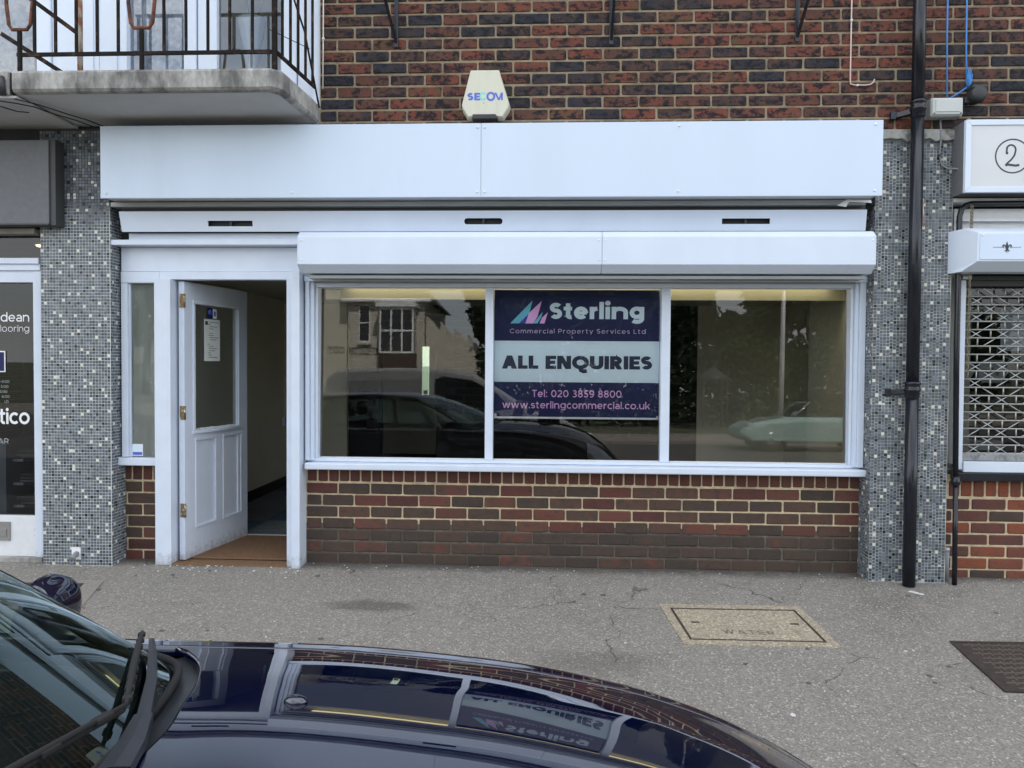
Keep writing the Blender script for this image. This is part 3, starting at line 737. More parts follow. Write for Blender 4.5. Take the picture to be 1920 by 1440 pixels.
# ------------------------------------------------------------------ white fascia and what hangs under it
fa = thing('fascia_board', 'long blank white fascia board across the whole vacant shop', 'signboard', (-.42, -.08, 2.39))
for a, b in ((-2.853, -.4335), (-.4305, 2.001)):
    g = MB(); g.box(a, b, -.172, -.165, 2.389, 2.838); g.build('panel', M['white_panel'], fa, .0015)
g = MB(); g.box(-2.84, 1.985, -.1645, -.004, 2.392, 2.832); g.build('box_frame', M['ali'], fa)
g = MB()
g.box(-2.853, 2.001, -.1735, -.158, 2.3845, 2.3885); g.build('bottom_trim', M['white'], fa)
for x in (-2.815, -1.62, -.455, -.41, .78, 1.955):
    for z in (2.415, 2.812):
        if x == -1.62 and z > 2.6: continue
        g = MB(); g.lathe([(.0075, -.1745), (.0075, -.176), (.004, -.179)], (x, 0, z), 10, 'y'); g.build('screw', M['screw'], fa)
rl = thing('shutter_rail', 'grey metal shutter rail running under the blank white fascia', 'rail', (-.4, 0, 2.36))
g = MB(); g.box(-2.862, 1.955, -.045, .02, 2.356, 2.386); g.build('track', M['grey_ali'], rl, .002)
g = MB(); g.box(-2.83, 1.98, .021, .06, 2.326, 2.39); g.build('back_strip', M['greyf_side'], rl)
g = MB(); g.add([(1.78, -.05, 2.352), (1.83, -.06, 2.34), (1.85, -.06, 2.372), (1.99, -.05, 2.366), (1.985, -.05, 2.384), (1.84, -.05, 2.388)], [(0, 1, 2, 5), (2, 3, 4, 5)])
g.build('torn_strip', M['vinyl'], rl, thick=.003)

vb = thing('vent_board', 'white painted board with three black slots between the fascia and the shutter box', 'board', (-.4, 0, 2.2))
SLOTS = [(-2.234, -1.937, 2.236, 2.272), (-.553, -.307, 2.246, 2.285), (1.083, 1.383, 2.245, 2.280)]
def yv(z): return .004 - (z - 2.2) * .16
xs_ = [-2.815] + [v for s in SLOTS for v in s[:2]] + [1.976]
g = MB()
def slab(x0, x1, z0, z1): g.add([(x0, yv(z0), z0), (x1, yv(z0), z0), (x1, yv(z1), z1), (x0, yv(z1), z1), (x0, yv(z0) + .012, z0), (x1, yv(z0) + .012, z0), (x1, yv(z1) + .012, z1), (x0, yv(z1) + .012, z1)], [(0, 1, 2, 3), (4, 7, 6, 5), (0, 4, 5, 1), (1, 5, 6, 2), (2, 6, 7, 3), (3, 7, 4, 0)])
for i in range(0, 8, 2): slab(xs_[i], xs_[i + 1], 2.203, 2.331)
for (a, b, c, d) in SLOTS: slab(a, b, 2.203, c); slab(a, b, d, 2.331)
g.add([(-2.823, yv(2.331), 2.331), (-2.815, yv(2.331), 2.331), (-2.815, yv(2.203), 2.203)], [(0, 1, 2)])
g.build('board', M['white_shut'], vb)
for k, (a, b, c, d) in enumerate(SLOTS):
    g = MB(); g.box(a - .01, b + .01, .03, .06, c - .01, d + .01); g.build('slot', M['black'], vb)
    g = MB(); g.box((a + b) / 2 - .006, (a + b) / 2 + .006, .005, .029, c + .004, d - .004); g.build('slot_web', M['charcoal'], vb)
a, b, c, d = SLOTS[1]
for (cx, s) in ((a, 1), (b, -1)):
    for (cz, t) in ((c, 1), (d, -1)):
        pts = [(cx, cz)] + [(cx + s * (.018 - .018 * math.sin(R(q))), cz + t * (.018 - .018 * math.cos(R(q)))) for q in (0, 22, 45, 67, 90)]
        g = MB(); g.prism(pts, yv(cz) + .001, yv(cz) + .01); g.build('slot_corner', M['white_shut'], vb)

sb = thing('shutter_box', 'white roller shutter box over the wide shop window', 'shutter box', (.2, -.1, 1.91))
prof = [(.10, 2.17), (-.155, 2.172), (-.200, 2.136), (-.200, 1.965), (-.138, 1.917), (.10, 1.905)]
for a, b in ((-1.573, .317), (.319, 1.955)):
    g = MB(); g.prism(prof, a, b, 'x'); g.build('cover', M['white_shut'], sb, .003)
for a, b in ((-1.578, -1.5735), (1.9555, 1.961)):
    g = MB(); g.prism([(y + (.002 if y < 0 else 0), z) for y, z in prof], a, b, 'x'); g.build('end_plate', M['white'], sb)
for x in (.298, .338, -1.553, 1.94):
    for z in (2.112, 1.992):
        g = MB(); g.lathe([(.0055, -.2005), (.0045, -.203)], (x, 0, z), 8, 'y'); g.build('rivet', M['screw'], sb)
g = MB(); g.box(-1.53, 1.93, -.12, -.02, 1.886, 1.9045); g.build('bottom_lath', M['grey_ali'], sb)
g = MB(); g.box(-1.55, 1.95, .02, .10, 1.89, 1.9045); g.build('soffit_strip', M['ali'], sb)

# ------------------------------------------------------------------ door surround
df = thing('door_frame', 'white painted frame round the open door with a slim side window', 'door frame', (-2.2, .1, 0))
W_ = M['white']
def part(name, mat, parent, *boxes, bevel=.003, label=None, kind=None):
    g = MB()
    for b in boxes: g.box(*b)
    return g.build(name, mat, parent, bevel, label=label, kind=kind)
def pane(name, mat, parent, x0, x1, y, z0, z1):
    g = MB(); g.add([(x0, y, z0), (x1, y, z0), (x1, y, z1), (x0, y, z1)], [(0, 1, 2, 3)]); return g.build(name, mat, parent, recalc=False)
part('header', W_, df, (-2.868, -1.656, .085, .16, 1.952, 2.112))
part('head_strip', W_, df, (-2.80, -1.655, .06, .16, 2.152, 2.202))
part('ledge', W_, df, (-2.905, -1.58, -.01, .12, 2.115, 2.149))
part('head_rail', W_, df, (-2.600, -1.655, .072, .16, 1.898, 1.950))
part('side_head', W_, df, (-2.868, -2.602, .078, .16, 1.876, 1.950))
part('jamb', W_, df, (-2.868, -2.824, .080, .16, .708, 1.874))
part('jamb', W_, df, (-2.618, -2.508, .035, .16, -.01, 1.896))
part('jamb', W_, df, (-1.732, -1.690, .050, .16, -.03, 1.896))
part('post', W_, df, (-1.688, -1.632, .012, .155, -.03, 1.948))
part('sill', W_, df, (-2.905, -2.56, .06, .20, .652, .704), bevel=.006)
pane('glass_pane', M['pane_side'], df, -2.826, -2.616, .120, .706, 1.876)
part('glazing_bead', W_, df, (-2.823, -2.815, .100, .117, .706, 1.874), (-2.627, -2.6185, .100, .117, .706, 1.874), bevel=.001)
sk = thing('alarm_sticker', 'small white and blue square sticker low in the slim side window', 'sticker', (-2.78, .116, .75))
part('paper', M['vinyl'], sk, (-2.817, -2.742, .1165, .1175, .712, .792), bevel=0)
part('print_band', M['secom'], sk, (-2.812, -2.747, .1155, .1162, .718, .738), bevel=0)
part('print_band', M['palebl'], sk, (-2.812, -2.747, .1155, .1162, .744, .786), bevel=0)
part('threshold', M['coir'], df, (-2.508, -1.732, .03, .16, -.03, .004), bevel=.004)

# ------------------------------------------------------------------ wide shop window
sw = thing('shop_window', 'wide three pane white shop window beside the open door', 'window', (.2, .17, .69))
part('guide_rail', M['white_shut'], sw, (-1.618, -1.592, .085, .17, .70, 1.925), (-1.590, -1.566, .105, .17, .70, 1.885), bevel=.002)
part('guide_rail', M['white_shut'], sw, (1.985, 2.022, .085, .17, .70, 1.925), (1.962, 1.984, .105, .17, .70, 1.885), bevel=.002)
part('guide_cap', M['white_shut'], sw, (-1.622, -1.545, .078, .083, 1.888, 1.925), bevel=.001)
part('guide_cap', M['white_shut'], sw, (1.925, 2.026, .078, .083, 1.888, 1.925), bevel=.001)
part('head', M['white'], sw, (-1.565, 1.961, .13, .22, 1.856, 1.903))
part('head_channel', M['grey_ali'], sw, (-1.565, 1.961, .105, .129, 1.880, 1.903))
for a, b in ((-1.565, -1.546), (-.424, -.371), (.7315, .790), (1.944, 1.961)):
    part('mullion' if b < 1.9 and a > -1.5 else 'frame_side', M['white'], sw, (a, b, .13, .22, .712, 1.855))
part('bottom_rail', M['white'], sw, (-1.612, 2.02, .125, .22, .690, .711))
part('sill', M['white'], sw, (-1.612, 2.028, .045, .22, .644, .688), bevel=.008)
TILTS = (.0205, .020, .0195)
for (a, b), tilt in zip(((-1.545, -.4245), (-.3705, .731), (.7905, 1.9435)), TILTS):
    g = MB(); dy = tilt * (1.855 - .712)          # the old panes lean back a little
    g.add([(a, .180, .712), (b, .180, .712), (b, .180 + dy, 1.855), (a, .180 + dy, 1.855)], [(0, 1, 2, 3)])
    g.build('glass_pane', M['pane'], sw, recalc=False)
for x0, x1 in ((-1.545, -.425), (-.370, .731), (.791, 1.943)):
    part('glazing_bead', M['white_old'], sw, (x0, x1, .155, .179, .7115, .7165), (x0, x1, .165, .179, 1.8505, 1.8545), bevel=0)

# ------------------------------------------------------------------ agent's sign behind the middle pane
sg = thing('agency_sign', 'navy and pale blue letting sign behind the middle window pane', 'sign', (.18, .21, 1.0))
SY = .212
part('board', M['vinyl'], sg, (-.369, .7295, SY + .002, SY + .006, .985, 1.848), bevel=0)
part('navy_band', M['navy'], sg, (-.369, .7295, SY + .0005, SY + .0019, 1.5075, 1.847), bevel=0)
part('pale_band', M['palebl'], sg, (-.369, .7295, SY + .0005, SY + .0019, 1.2315, 1.507), bevel=0)
part('navy_band', M['navy'], sg, (-.369, .7295, SY + .0005, SY + .0019, .9985, 1.231), bevel=0)
part('clip', M['ali'], sg, (-.368, -.352, SY - .006, SY, 1.000, 1.018), bevel=.002)
part('clip', M['ali'], sg, (.714, .729, SY - .006, SY, .992, 1.010), bevel=.002)
# the sign's own drawing grid: 1675 units across, 1268 down
sx = lambda p: -.369 + (p - 30) * 1.0985 / 1675
sz = lambda p: 1.847 - (p - 68) * (1.847 - .9985) / 1268
def letters(name, mat, parent, body, size, w, x, z, width, y=SY, track=.16, align='l', label=None):
    return word(body, size, w, x, z, y, width, track, align).build(name, mat, parent, recalc=False, label=label)
letters('lettering', M['palebl'], sg, 'Sterling', .108, .25, sx(594), sz(356), sx(1550) - sx(594), track=.09, label='large pale blue lettering')
letters('lettering', M['lilac'], sg, 'Commercial Property Services Ltd', .0295, .105, sx(188), sz(500), sx(1566) - sx(188), track=.30, label='thin lilac lettering')
letters('lettering', M['ink'], sg, 'ALL ENQUIRIES', .0885, .285, sx(108), sz(856), sx(1636) - sx(108), track=.06, label='heavy dark lettering')
letters('lettering', M['pink'], sg, 'Tel: 020 3859 8800', .0475, .150, sx(420), sz(1138), sx(1330) - sx(420), track=.16, label='pink telephone number')
letters('lettering', M['pink'], sg, 'www.sterlingcommercial.co.uk', .0465, .150, sx(116), sz(1252), sx(1620) - sx(116), track=.14, label='pink web address')
def flat(name, mat, parent, pts, y): 
    g = MB(); g.add([(a, y, b) for a, b in pts], [tuple(range(len(pts)))]); return g.build(name, mat, parent, recalc=False)
S2 = lambda *pp: [(sx(a), sz(b)) for a, b in pp]
flat('logo_sail', M['cyan'], sg, S2((190, 402), (280, 402), (385, 300), (418, 172)), SY - .0001)
flat('logo_sail', M['pink'], sg, S2((345, 402), (425, 402), (470, 330), (512, 176), (380, 300)), SY - .0002)
flat('logo_sail', M['rblue'], sg, S2((280, 402), (345, 402), (372, 312)), SY - .0003)
flat('logo_sail', M['cyan'], sg, S2((425, 402), (468, 402), (508, 340), (522, 284)), SY - .0004)
flat('logo_sail', M['pink'], sg, S2((490, 402), (540, 402), (574, 290), (515, 345)), SY - .0005)

# ------------------------------------------------------------------ the open door
dr = thing('panelled_door', 'white half glazed panelled door standing open into the vacant shop', 'door', (-2.447, .105, .012))
dr['own_space'] = 1
dr.rotation_euler = (0, 0, R(80.0))
DW, DH, DT = .756, 1.876, .042
GX0, GX1, GZ0, GZ1 = .112, .632, .868, 1.735
g = MB(); g.box(0, GX0, 0, DT, 0, DH); g.box(GX1, DW, 0, DT, 0, DH); g.box(GX0, GX1, 0, DT, GZ1, DH); g.box(GX0, GX1, 0, DT, .815, GZ0)
g.box(GX0, GX1, .012, DT - .01, .19, .815); g.box(GX0, GX1, 0, DT, 0, .19); g.box(.362, .434, .0, DT, .19, .815)
g.build('leaf', W_, dr)
for a, b in ((GX0, .362), (.434, GX1 + .05)):
    g = MB(); b = min(b, .684); w = .02
    for q in ((a, b, .19, .19 + w), (a, b, .815 - w, .815), (a, a + w, .19 + w, .815 - w), (b - w, b, .19 + w, .815 - w)): g.box(q[0], q[1], -.005, .011, q[2], q[3])
    g.build('panel_moulding', W_, dr, .004)
g = MB(); w = .022
for q in ((GX0 - w, GX1 + w, GZ1, GZ1 + w), (GX0 - w, GX0, GZ0, GZ1), (GX1, GX1 + w, GZ0, GZ1)): g.box(q[0], q[1], -.008, .012, q[2], q[3])
g.build('glazing_moulding', W_, dr, .004)
g = MB(); n = 16
top = [(GX0 - .03 + (GX1 - GX0 + .06) * i / n, -.008 - .026 * math.sin(math.pi * i / n)) for i in range(n + 1)]
g.prism(top + [(GX1 + .03, .0), (GX0 - .03, .0)], GZ0 - .022, GZ0 - .001, 'z'); g.build('weather_bar', W_, dr, .003)
pane('glass_pane', M['pane_door'], dr, GX0, GX1, .020, GZ0, GZ1)
g = MB()
for i in range(9):
    x = GX0 + .02 + i * .055; g.box(x, x + .05, .014, .0178, GZ0, GZ0 + .006 + .006 * random.random())
g.build('old_putty', M['chip'], dr)
for z in (.335, .995, 1.748):
    h_ = MB(); h_.tube([(-.004, -.004, z - .046), (-.004, -.004, z + .046)], .0075, 10)
    h = h_.build('hinge', M['brass'], dr)
    g = MB(); g.box(-.0035, -.0005, .002, .034, z - .046, z + .046); g.build('hinge_plate', M['brass'], h)
nt_ = thing('paper_notice', 'white typed paper notice hanging on the glass of the open door', 'notice', (0, 0, 0))
nt_.location = dr.location; nt_.rotation_euler = dr.rotation_euler; nt_['own_space'] = 1
g = MB(); g.box(.232, .418, .010, .0112, 1.345, 1.640); g.build('sheet', M['paper'], nt_)
g = MB(); rr = random.Random(2)
for i in range(17):
    z = 1.618 - i * .0155; a = .26 + rr.random() * .03; L = rr.uniform(.03, .11)
    if i in (4, 9): continue
    g.box(a + .01, a + .01 + L, .0092, .0098, z, z + .0035)
g.box(.245, .275, .0092, .0098, 1.60, 1.625)
g.build('printed_line', M['ink_g'], nt_, kind='stuff')
st = thing('door_sticker', 'small blue and white sticker on the glass of the open door above the notice', 'sticker', dr.location)
st.rotation_euler = dr.rotation_euler; st['own_space'] = 1
g = MB(); g.box(.272, .335, .0105, .0115, 1.645, 1.722); g.build('blue_half', M['navy'], st)
g = MB(); g.box(.336, .38, .0105, .0115, 1.648, 1.716); g.build('white_half', M['vinyl'], st)
g = MB(); g.lathe([(.02, .0098), (.02, .0104)], (.303, 0, 1.69), 14, 'y'); g.build('emblem', M['secom'], st)
g = MB(); g.box(.346, .37, .0098, .0104, 1.665, 1.70); g.build('print_block', M['secom'], st)
g = MB(); g.box(.315, .36, .0105, .0115, 1.724, 1.734); g.build('tape', M['vinyl_g'], st)

# ------------------------------------------------------------------ inside the empty shop
g = MB(); g.box(-2.95, 2.75, .30, 9, -.12, .0); struct('floor_slab', g, M['dark'])
ct = thing('carpet_floor', 'dark grey carpet tiles with scattered blue ones inside the vacant shop', 'carpet', (-.2, 3, 0))
cm = MB(); cm.box(-.2485, .2485, -.2485, .2485, 0, .012); cme = cm.mesh('carpet_tile'); cme.materials.append(M['carpet'])
cme2 = cme.copy(); cme2.materials[0] = M['carpet_bl']
for i in range(10):
    for j in range(8):
        blue = (i * 7 + j * 5) % 4 == 0
        link('carpet_tile', cme2 if blue else cme, ct, at=(-2.63 + i * .5, 1.17 + j * .5 - (.0), .001), label='blue carpet tile' if blue else None)
        
g = MB(); g.box(-2.87, 2.06, .31, .915, .0005, .006); struct('entrance_floor', g, M['dark'])
mt_ = thing('door_mat', 'brown coir door mat just inside the open doorway', 'door mat', (-2.1, .5, .0))
part('coir', M['coir'], mt_, (-2.50, -1.66, .165, .86, .005, .016), bevel=.004)
part('edge_strip', M['ali'], mt_, (-2.50, -1.60, .862, .885, .006, .018), bevel=.002)
g = MB(); g.box(-2.97, -2.872, .16, 4.0, 0, 2.2); struct('left_wall', g, M['cream'])
g = MB(); g.box(-2.871, -2.857, .30, 3.95, .0, .11); struct('skirting', g, M['skirt'])
g = MB(); g.box(-2.95, 2.75, .20, 7.5, 2.015, 2.2); struct('ceiling', g, M['ceil'])
g = MB(); g.box(2.05, 2.75, .22, 1.25, 0, 2.2); g.box(2.62, 2.75, 1.25, 4, 0, 2.2); struct('right_wall', g, M['cream'])
g = MB(); g.box(1.66, 2.70, 3.78, 3.95, 0, 2.2); struct('back_wall', g, M['cream'])
g = MB(); g.box(-2.871, -2.30, 3.70, 3.95, 0, 2.1); struct('wall_nib', g, M['cream'])
# dark painted brick feature wall with an arch
g = MB(); AX0, AX1, AZ = -1.93, -1.29, 1.42
arch = [(AX0, 0), (AX0, AZ)] + [((AX0 + AX1) / 2 - .32 * math.cos(R(a)), AZ + .31 * math.sin(R(a))) for a in range(15, 180, 15)] + [(AX1, AZ), (AX1, 0)]
g.prism([(-2.30, 0)] + arch + [(1.66, 0), (1.66, 2.014), (-2.30, 2.014)], 3.78, 3.93)
struct('feature_wall', g, M['in_joint'])
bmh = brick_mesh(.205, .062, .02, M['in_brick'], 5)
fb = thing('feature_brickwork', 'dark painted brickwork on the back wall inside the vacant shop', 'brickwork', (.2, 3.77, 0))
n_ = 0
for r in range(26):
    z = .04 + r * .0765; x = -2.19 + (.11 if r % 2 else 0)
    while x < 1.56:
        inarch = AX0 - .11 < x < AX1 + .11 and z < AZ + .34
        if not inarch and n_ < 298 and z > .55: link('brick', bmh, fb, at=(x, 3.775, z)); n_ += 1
        x += .222
g = MB(); g.box(-3.0, -.9, 6.4, 6.5, 0, .86); g.box(-3.0, -1.90, 6.4, 6.5, .86, 1.62); g.box(-1.76, -.9, 6.4, 6.5, .86, 1.62); g.box(-3.0, -.9, 6.4, 6.5, 1.62, 2.2)
g.box(-3.0, -2.9, 3.95, 6.4, 0, 2.2); g.box(-1.0, -.9, 3.95, 6.4, 0, 2.2); struct('rear_room_wall', g, M['cream'])
g = MB(); g.box(-3, 3, 6.5, 9, -.1, -.02); struct('rear_yard', g, M['surround'])
rdw = thing('rear_window', 'narrow bright frosted window far at the back of the vacant shop', 'window', (-1.83, 6.4, .86))
part('frame', W_, rdw, (-1.90, -1.885, 6.38, 6.44, .86, 1.62), (-1.775, -1.76, 6.38, 6.44, .86, 1.62), (-1.885, -1.775, 6.38, 6.44, 1.60, 1.62), (-1.885, -1.775, 6.38, 6.44, .86, .885), bevel=0)
part('glass_pane', glass('frosted glass', (.66, .76, .70), 1.0, film_mix=.1), rdw, (-1.885, -1.775, 6.40, 6.404, .886, 1.60), bevel=0)
part('catch', M['dark'], rdw, (-1.86, -1.80, 6.37, 6.385, .89, .95), bevel=0)
bk = thing('bulkhead_board', 'cream bulkhead board hanging just inside the wide shop window', 'board', (.2, .5, 1.8))
part('board', M['ceil'], bk, (-1.60, 2.045, .50, .53, 1.805, 2.014), bevel=.002)
stl = thing('strip_lamp', 'long thin lit yellowish strip lamp along the head of the wide shop window', 'lamp', (.25, .44, 1.9))
wl_ = bpy.data.materials.new('lit strip'); wl_.use_nodes = True; wb_ = wl_.node_tree.nodes['Principled BSDF']; wb_.inputs['Base Color'].default_value = (.8, .75, .5, 1); wb_.inputs['Emission Color'].default_value = (1, .86, .48, 1); wb_.inputs['Emission Strength'].default_value = 1.0
g = MB(); g.box(-1.44, 1.93, .425, .46, 1.888, 1.908); g.build('diffuser', wl_, stl, .003)
part('housing', M['ceil'], stl, (-1.46, 1.95, .42, .465, 1.9085, 1.93), bevel=.002)
sk_ = thing('wall_socket', 'small white socket with trunking on the cream wall inside the doorway', 'socket', (-2.87, 3.3, .7))
part('face_plate', M['upvc'], sk_, (-2.8715, -2.845, 3.21, 3.36, .66, .76), bevel=.004)
part('trunking', M['cream'], sk_, (-2.8715, -2.85, 3.265, 3.30, .762, 2.0), bevel=.002)

# ------------------------------------------------------------------ alarm box
al = thing('alarm_box', 'cream wedge shaped burglar alarm box with faded blue lettering on the brick wall', 'alarm box', (-.41, -.04, 2.9))
def ring(s, y): 
    P0 = [(-.512, 3.203), (-.330, 3.203), (-.262, 2.985), (-.270, 2.958), (-.305, 2.906), (-.528, 2.906), (-.560, 2.958), (-.567, 2.985)]
    cx, cz = -.415, 3.04
    return [(cx + (x - cx) * s, y, cz + (z - cz) * s) for x, z in P0]
g = MB(); g.add(ring(1.02, 0) + ring(1.0, -.055) + ring(.965, -.075), [tuple(range(23, 15, -1))] + [(a * 8 + i, a * 8 + (i + 1) % 8, (a + 1) * 8 + (i + 1) % 8, (a + 1) * 8 + i) for a in (0, 1) for i in range(8)])
g.build('cover', M['alarm'], al, .004)
g = MB(); g.prism([(-.495, 2.922), (-.350, 2.922), (-.335, 2.893), (-.50, 2.893)], -.085, -.01); g.build('strobe_lens', M['charcoal'], al, .004)
AY = -.0755
letters('lettering', M['secom'], al, 'SE', .047, .27, -.529, 3.010, .080, AY, track=.10)
g = MB(); lay = [0]; strokes(g, [('p', arc(.5, .5, .40, .42, 35, 325))], .050, .24, lambda px, py, d: (-.456 + px, AY - d, 3.0105 + py), lay); g.build('lettering', M['mint'], al, recalc=False, label='mint green letter C')
g = MB(); lay = [0]; strokes(g, [('c', arc(.5, .5, .40, .42, 0, 360)[:-1])], .054, .24, lambda px, py, d: (-.408 + px, AY - .0003 - d, 3.0065 + py), lay)
for q in ([(-.360, 3.057), (-.346, 3.057), (-.325, 3.010), (-.335, 3.010)], [(-.335, 3.010), (-.325, 3.010), (-.306, 3.057), (-.318, 3.057)], [(-.318, 3.057), (-.305, 3.057), (-.305, 3.010), (-.316, 3.010)]):
    lay[0] += 1; g.add([(x, AY - .0002 * lay[0], z) for x, z in q], [(0, 1, 2, 3)])
g.build('lettering', M['secom'], al, recalc=False)
g = MB(); g.lathe([(.003, AY - .001), (.003, AY)], (-.425, 0, 2.993), 8, 'y'); g.build('screw', M['charcoal'], al)

# ------------------------------------------------------------------ balcony
bl = thing('balcony', 'weathered concrete balcony with rusty iron railing over the left end of the fascia', 'balcony', (-2.4, -.3, 2.89))
FB = -.62
g = MB()
def slabring(o, z, ch): return [(-3.105 , 0, z), (-1.50 - o, 0, z), (-1.50 - o, -.10, z), (-1.535 - o, FB + .05 + o, z), (-1.585 - o, FB + o, z), (-3.105, FB + o, z)]
rs = [slabring(.035, 2.895, 0), slabring(.012, 2.902, 0), slabring(0, 2.915, 0), slabring(0, 3.006, 0), slabring(.010, 3.020, 0), slabring(.03, 3.028, 0)]
g.add([p for r_ in rs for p in r_], [tuple(range(35, 29, -1))] + [(a * 6 + i, a * 6 + (i + 1) % 6, a * 6 + 6 + (i + 1) % 6, a * 6 + 6 + i) for a in range(5) for i in range(6)])
g.build('slab', M['concrete'], bl)
g = MB(); g.add([(p[0], p[1], 2.8935) for p in slabring(.034, 0, 0)], [(0, 1, 2, 3, 4, 5)]); g.build('soffit', M['soffit'], bl)
def irn(name, parent, pts, w, h=None, mat='iron'):
    g = MB()
    for a, b in zip(pts, pts[1:]): g.bar(a, b, w, h)
    return g.build(name, M[mat], parent, .0015)
FY = -.575
irn('bottom_rail', bl, [(-3.105, FY, 3.127), (-1.575, FY, 3.127)], .014, .022)
irn('top_rail', bl, [(-3.105, FY, 3.93), (-1.575, FY, 3.93)], .04, .012)
for x in (-2.999, -2.873, -2.749, -2.625, -2.500, -2.230, -2.101, -1.972, -1.844, -1.712):
    irn('bar', bl, [(x, FY, 3.137), (x, FY, 3.925)], .0145)
def loop(x):
    pts = [(-.045, 3.272), (.045, 3.272), (.064, 3.30), (.078, 3.42), (.078, 3.52), (.064, 3.64), (.045, 3.668), (-.045, 3.668), (-.064, 3.64), (-.078, 3.52), (-.078, 3.42), (-.064, 3.30)]
    g = MB(); g.tube([(x + a, FY, b) for a, b in pts], .0105, 8, closed=True); return g.build('loop', M['rust'], bl, label='rusty iron loop')
for x in (-3.088, -2.362):
    loop(x)
    irn('post', bl, [(x, FY, 3.02), (x, FY, 3.264)], .020); irn('post', bl, [(x, FY, 3.676), (x, FY, 3.925)], .020)
irn('corner_post', bl, [(-1.583, FY, 3.02), (-1.583, FY, 3.94)], .026)
irn('side_rail', bl, [(-1.575, FY + .012, 3.127), (-1.525, -.005, 3.127)], .014, .022)
irn('side_top_rail', bl, [(-1.575, FY + .012, 3.93), (-1.525, -.005, 3.93)], .04, .012)
for k in range(5):
    t = (k + .8) / 5.2; irn('bar', bl, [(-1.577 + .052 * t, FY + (-FY) * t, 3.137), (-1.577 + .052 * t, FY + (-FY) * t, 3.925)], .0145)
g = MB(); g.tube([(-1.600, -.45, 3.74), (-1.53, -.20, 3.40), (-1.483, -.05, 2.98)], .006, 8); g.build('stay_wire', M['iron'], bl)
irn('cross_wire', bl, [(-1.68, -.40, 3.33), (-1.53, -.10, 3.335)], .004); irn('cross_wire', bl, [(-1.74, -.40, 3.515), (-1.585, -.52, 3.50)], .004)
dv = thing('divider_post', 'rusty cream painted post with sloping stays behind the balcony railing', 'post', (-2.9, -.30, 3.03))
g = MB(); g.tube([(-2.899, -.30, 3.02), (-2.899, -.30, 3.95)], .0165, 12); g.build('post', M['rust_post'], dv)
irn('stay', dv, [(-3.30, -.30, 3.645), (-2.91, -.30, 3.362)], .012, .026); irn('stay', dv, [(-3.40, -.30, 3.37), (-2.97, -.30, 3.10)], .012, .026)
b2 = thing('balcony', 'neighbouring concrete balcony end with a stained cracked soffit over the grey fascia', 'balcony', (-4.2, -.3, 2.88))
g = MB(); g.box(-5.2, -3.138, FB + .01, -.002, 2.888, 3.03); g.build('slab', M['concrete'], b2, .012)
g = MB(); g.box(-5.19, -3.1, FB + .03, -.004, 2.874, 2.887); g.build('soffit', M['soffit'], b2)
g = MB(); g.box(-3.137, -3.106, FB + .03, -.01, 2.90, 3.02); g.build('dark_gap', M['black'], b2)  # black block painting the darkness of the open gap between the slabs
g = MB()
for pts in ([(-3.12, -.58), (-3.06, -.5), (-3.02, -.42), (-2.98, -.30), (-2.93, -.2), (-2.90, -.06)], [(-3.25, -.56), (-3.16, -.5), (-3.1, -.44), (-3.06, -.3), (-3.0, -.18), (-2.97, -.04)], [(-3.3, -.46), (-3.26, -.36), (-3.2, -.34)]):
    zz = 2.8925 if pts[0][0] > -3.2 else 2.8725
    zz = 2.8725 if pts[0][0] < -3.1 else 2.8925
    for a, b in zip(pts, pts[1:]): g.bar((a[0], a[1], zz), (b[0], b[1], zz), .012, .003)
g.build('crack', M['black'], b2)
g = MB(); g.tube([(-3.16, FB - .012, 2.98), (-3.15, FB - .02, 2.93), (-3.16, FB + .0, 2.88)], .018, 8); g.build('drip_stub', M['charcoal'], b2)

# ------------------------------------------------------------------ glazed doors behind the balcony
ud = thing('balcony_doors', 'white plastic glazed doors with a lace curtain behind the balcony railing', 'patio door', (-2.6, .06, 3.0))
UP = M['upvc']; z0, z1 = 2.90, 5.08
part('outer_frame', UP, ud, (-1.555, -1.473, .02, .12, z0, z1), bevel=.006)
part('frame_post', UP, ud, (-3.402, -3.305, .03, .12, z0, z1), bevel=.006)
part('door_panel', UP, ud, (-3.303, -2.985, .045, .11, z0, z1), (-3.27, -3.02, .038, .0449, z0, 5.0), bevel=.005)
part('door_panel', UP, ud, (-2.983, -2.835, .045, .11, z0, z1), (-2.962, -2.86, .038, .0449, z0, 5.0), bevel=.005)
part('frame_post', UP, ud, (-2.833, -2.79, .030, .12, z0, z1), bevel=.006)
part('mullion', UP, ud, (-2.408, -2.325, .03, .12, z0, z1), (-2.318, -2.19, .04, .12, z0, z1), bevel=.006)
part('corner_mullion', UP, ud, (-1.765, -1.66, .035, .12, z0, z1), (-1.655, -1.557, .045, .12, z0, z1), bevel=.006)
for x in (-3.285, -2.985): part('hinge_block', UP, ud, (x - .012, x + .012, .018, .037, 3.04, 3.075), (x - .012, x + .012, .018, .037, 3.085, 3.11), bevel=.003)
for a, b in ((-4.4, -3.402), (-2.79, -2.408), (-2.19, -1.765)):
    pane('glass_pane', M['pane_up'], ud, a, b, .077, z0, z1)
g = MB(); g.grid([[(x, .13 + .012 * math.sin(x * 70) + .006 * math.sin(x * 31), z) for x in [-2.80 + .008 * i for i in range(52)]] for z in (2.9, 3.4, 5.0)]); g.build('lace_curtain', M['lace'], ud)
part('curtain_backing', M['lace'], ud, (-4.4, -3.6, .3, .31, 2.9, 5.0), bevel=0)
g = MB(); g.box(-4.4, -1.46, 1.6, 1.7, 2.9, 5.2); g.box(-4.5, -4.4, .0, 1.7, 2.9, 5.2); g.box(-1.47, -1.40, .31, 1.7, 2.9, 5.2); g.box(-4.5, -1.4, .0, 1.7, 5.09, 5.2); struct('upstairs_room_wall', g, M['cream'])
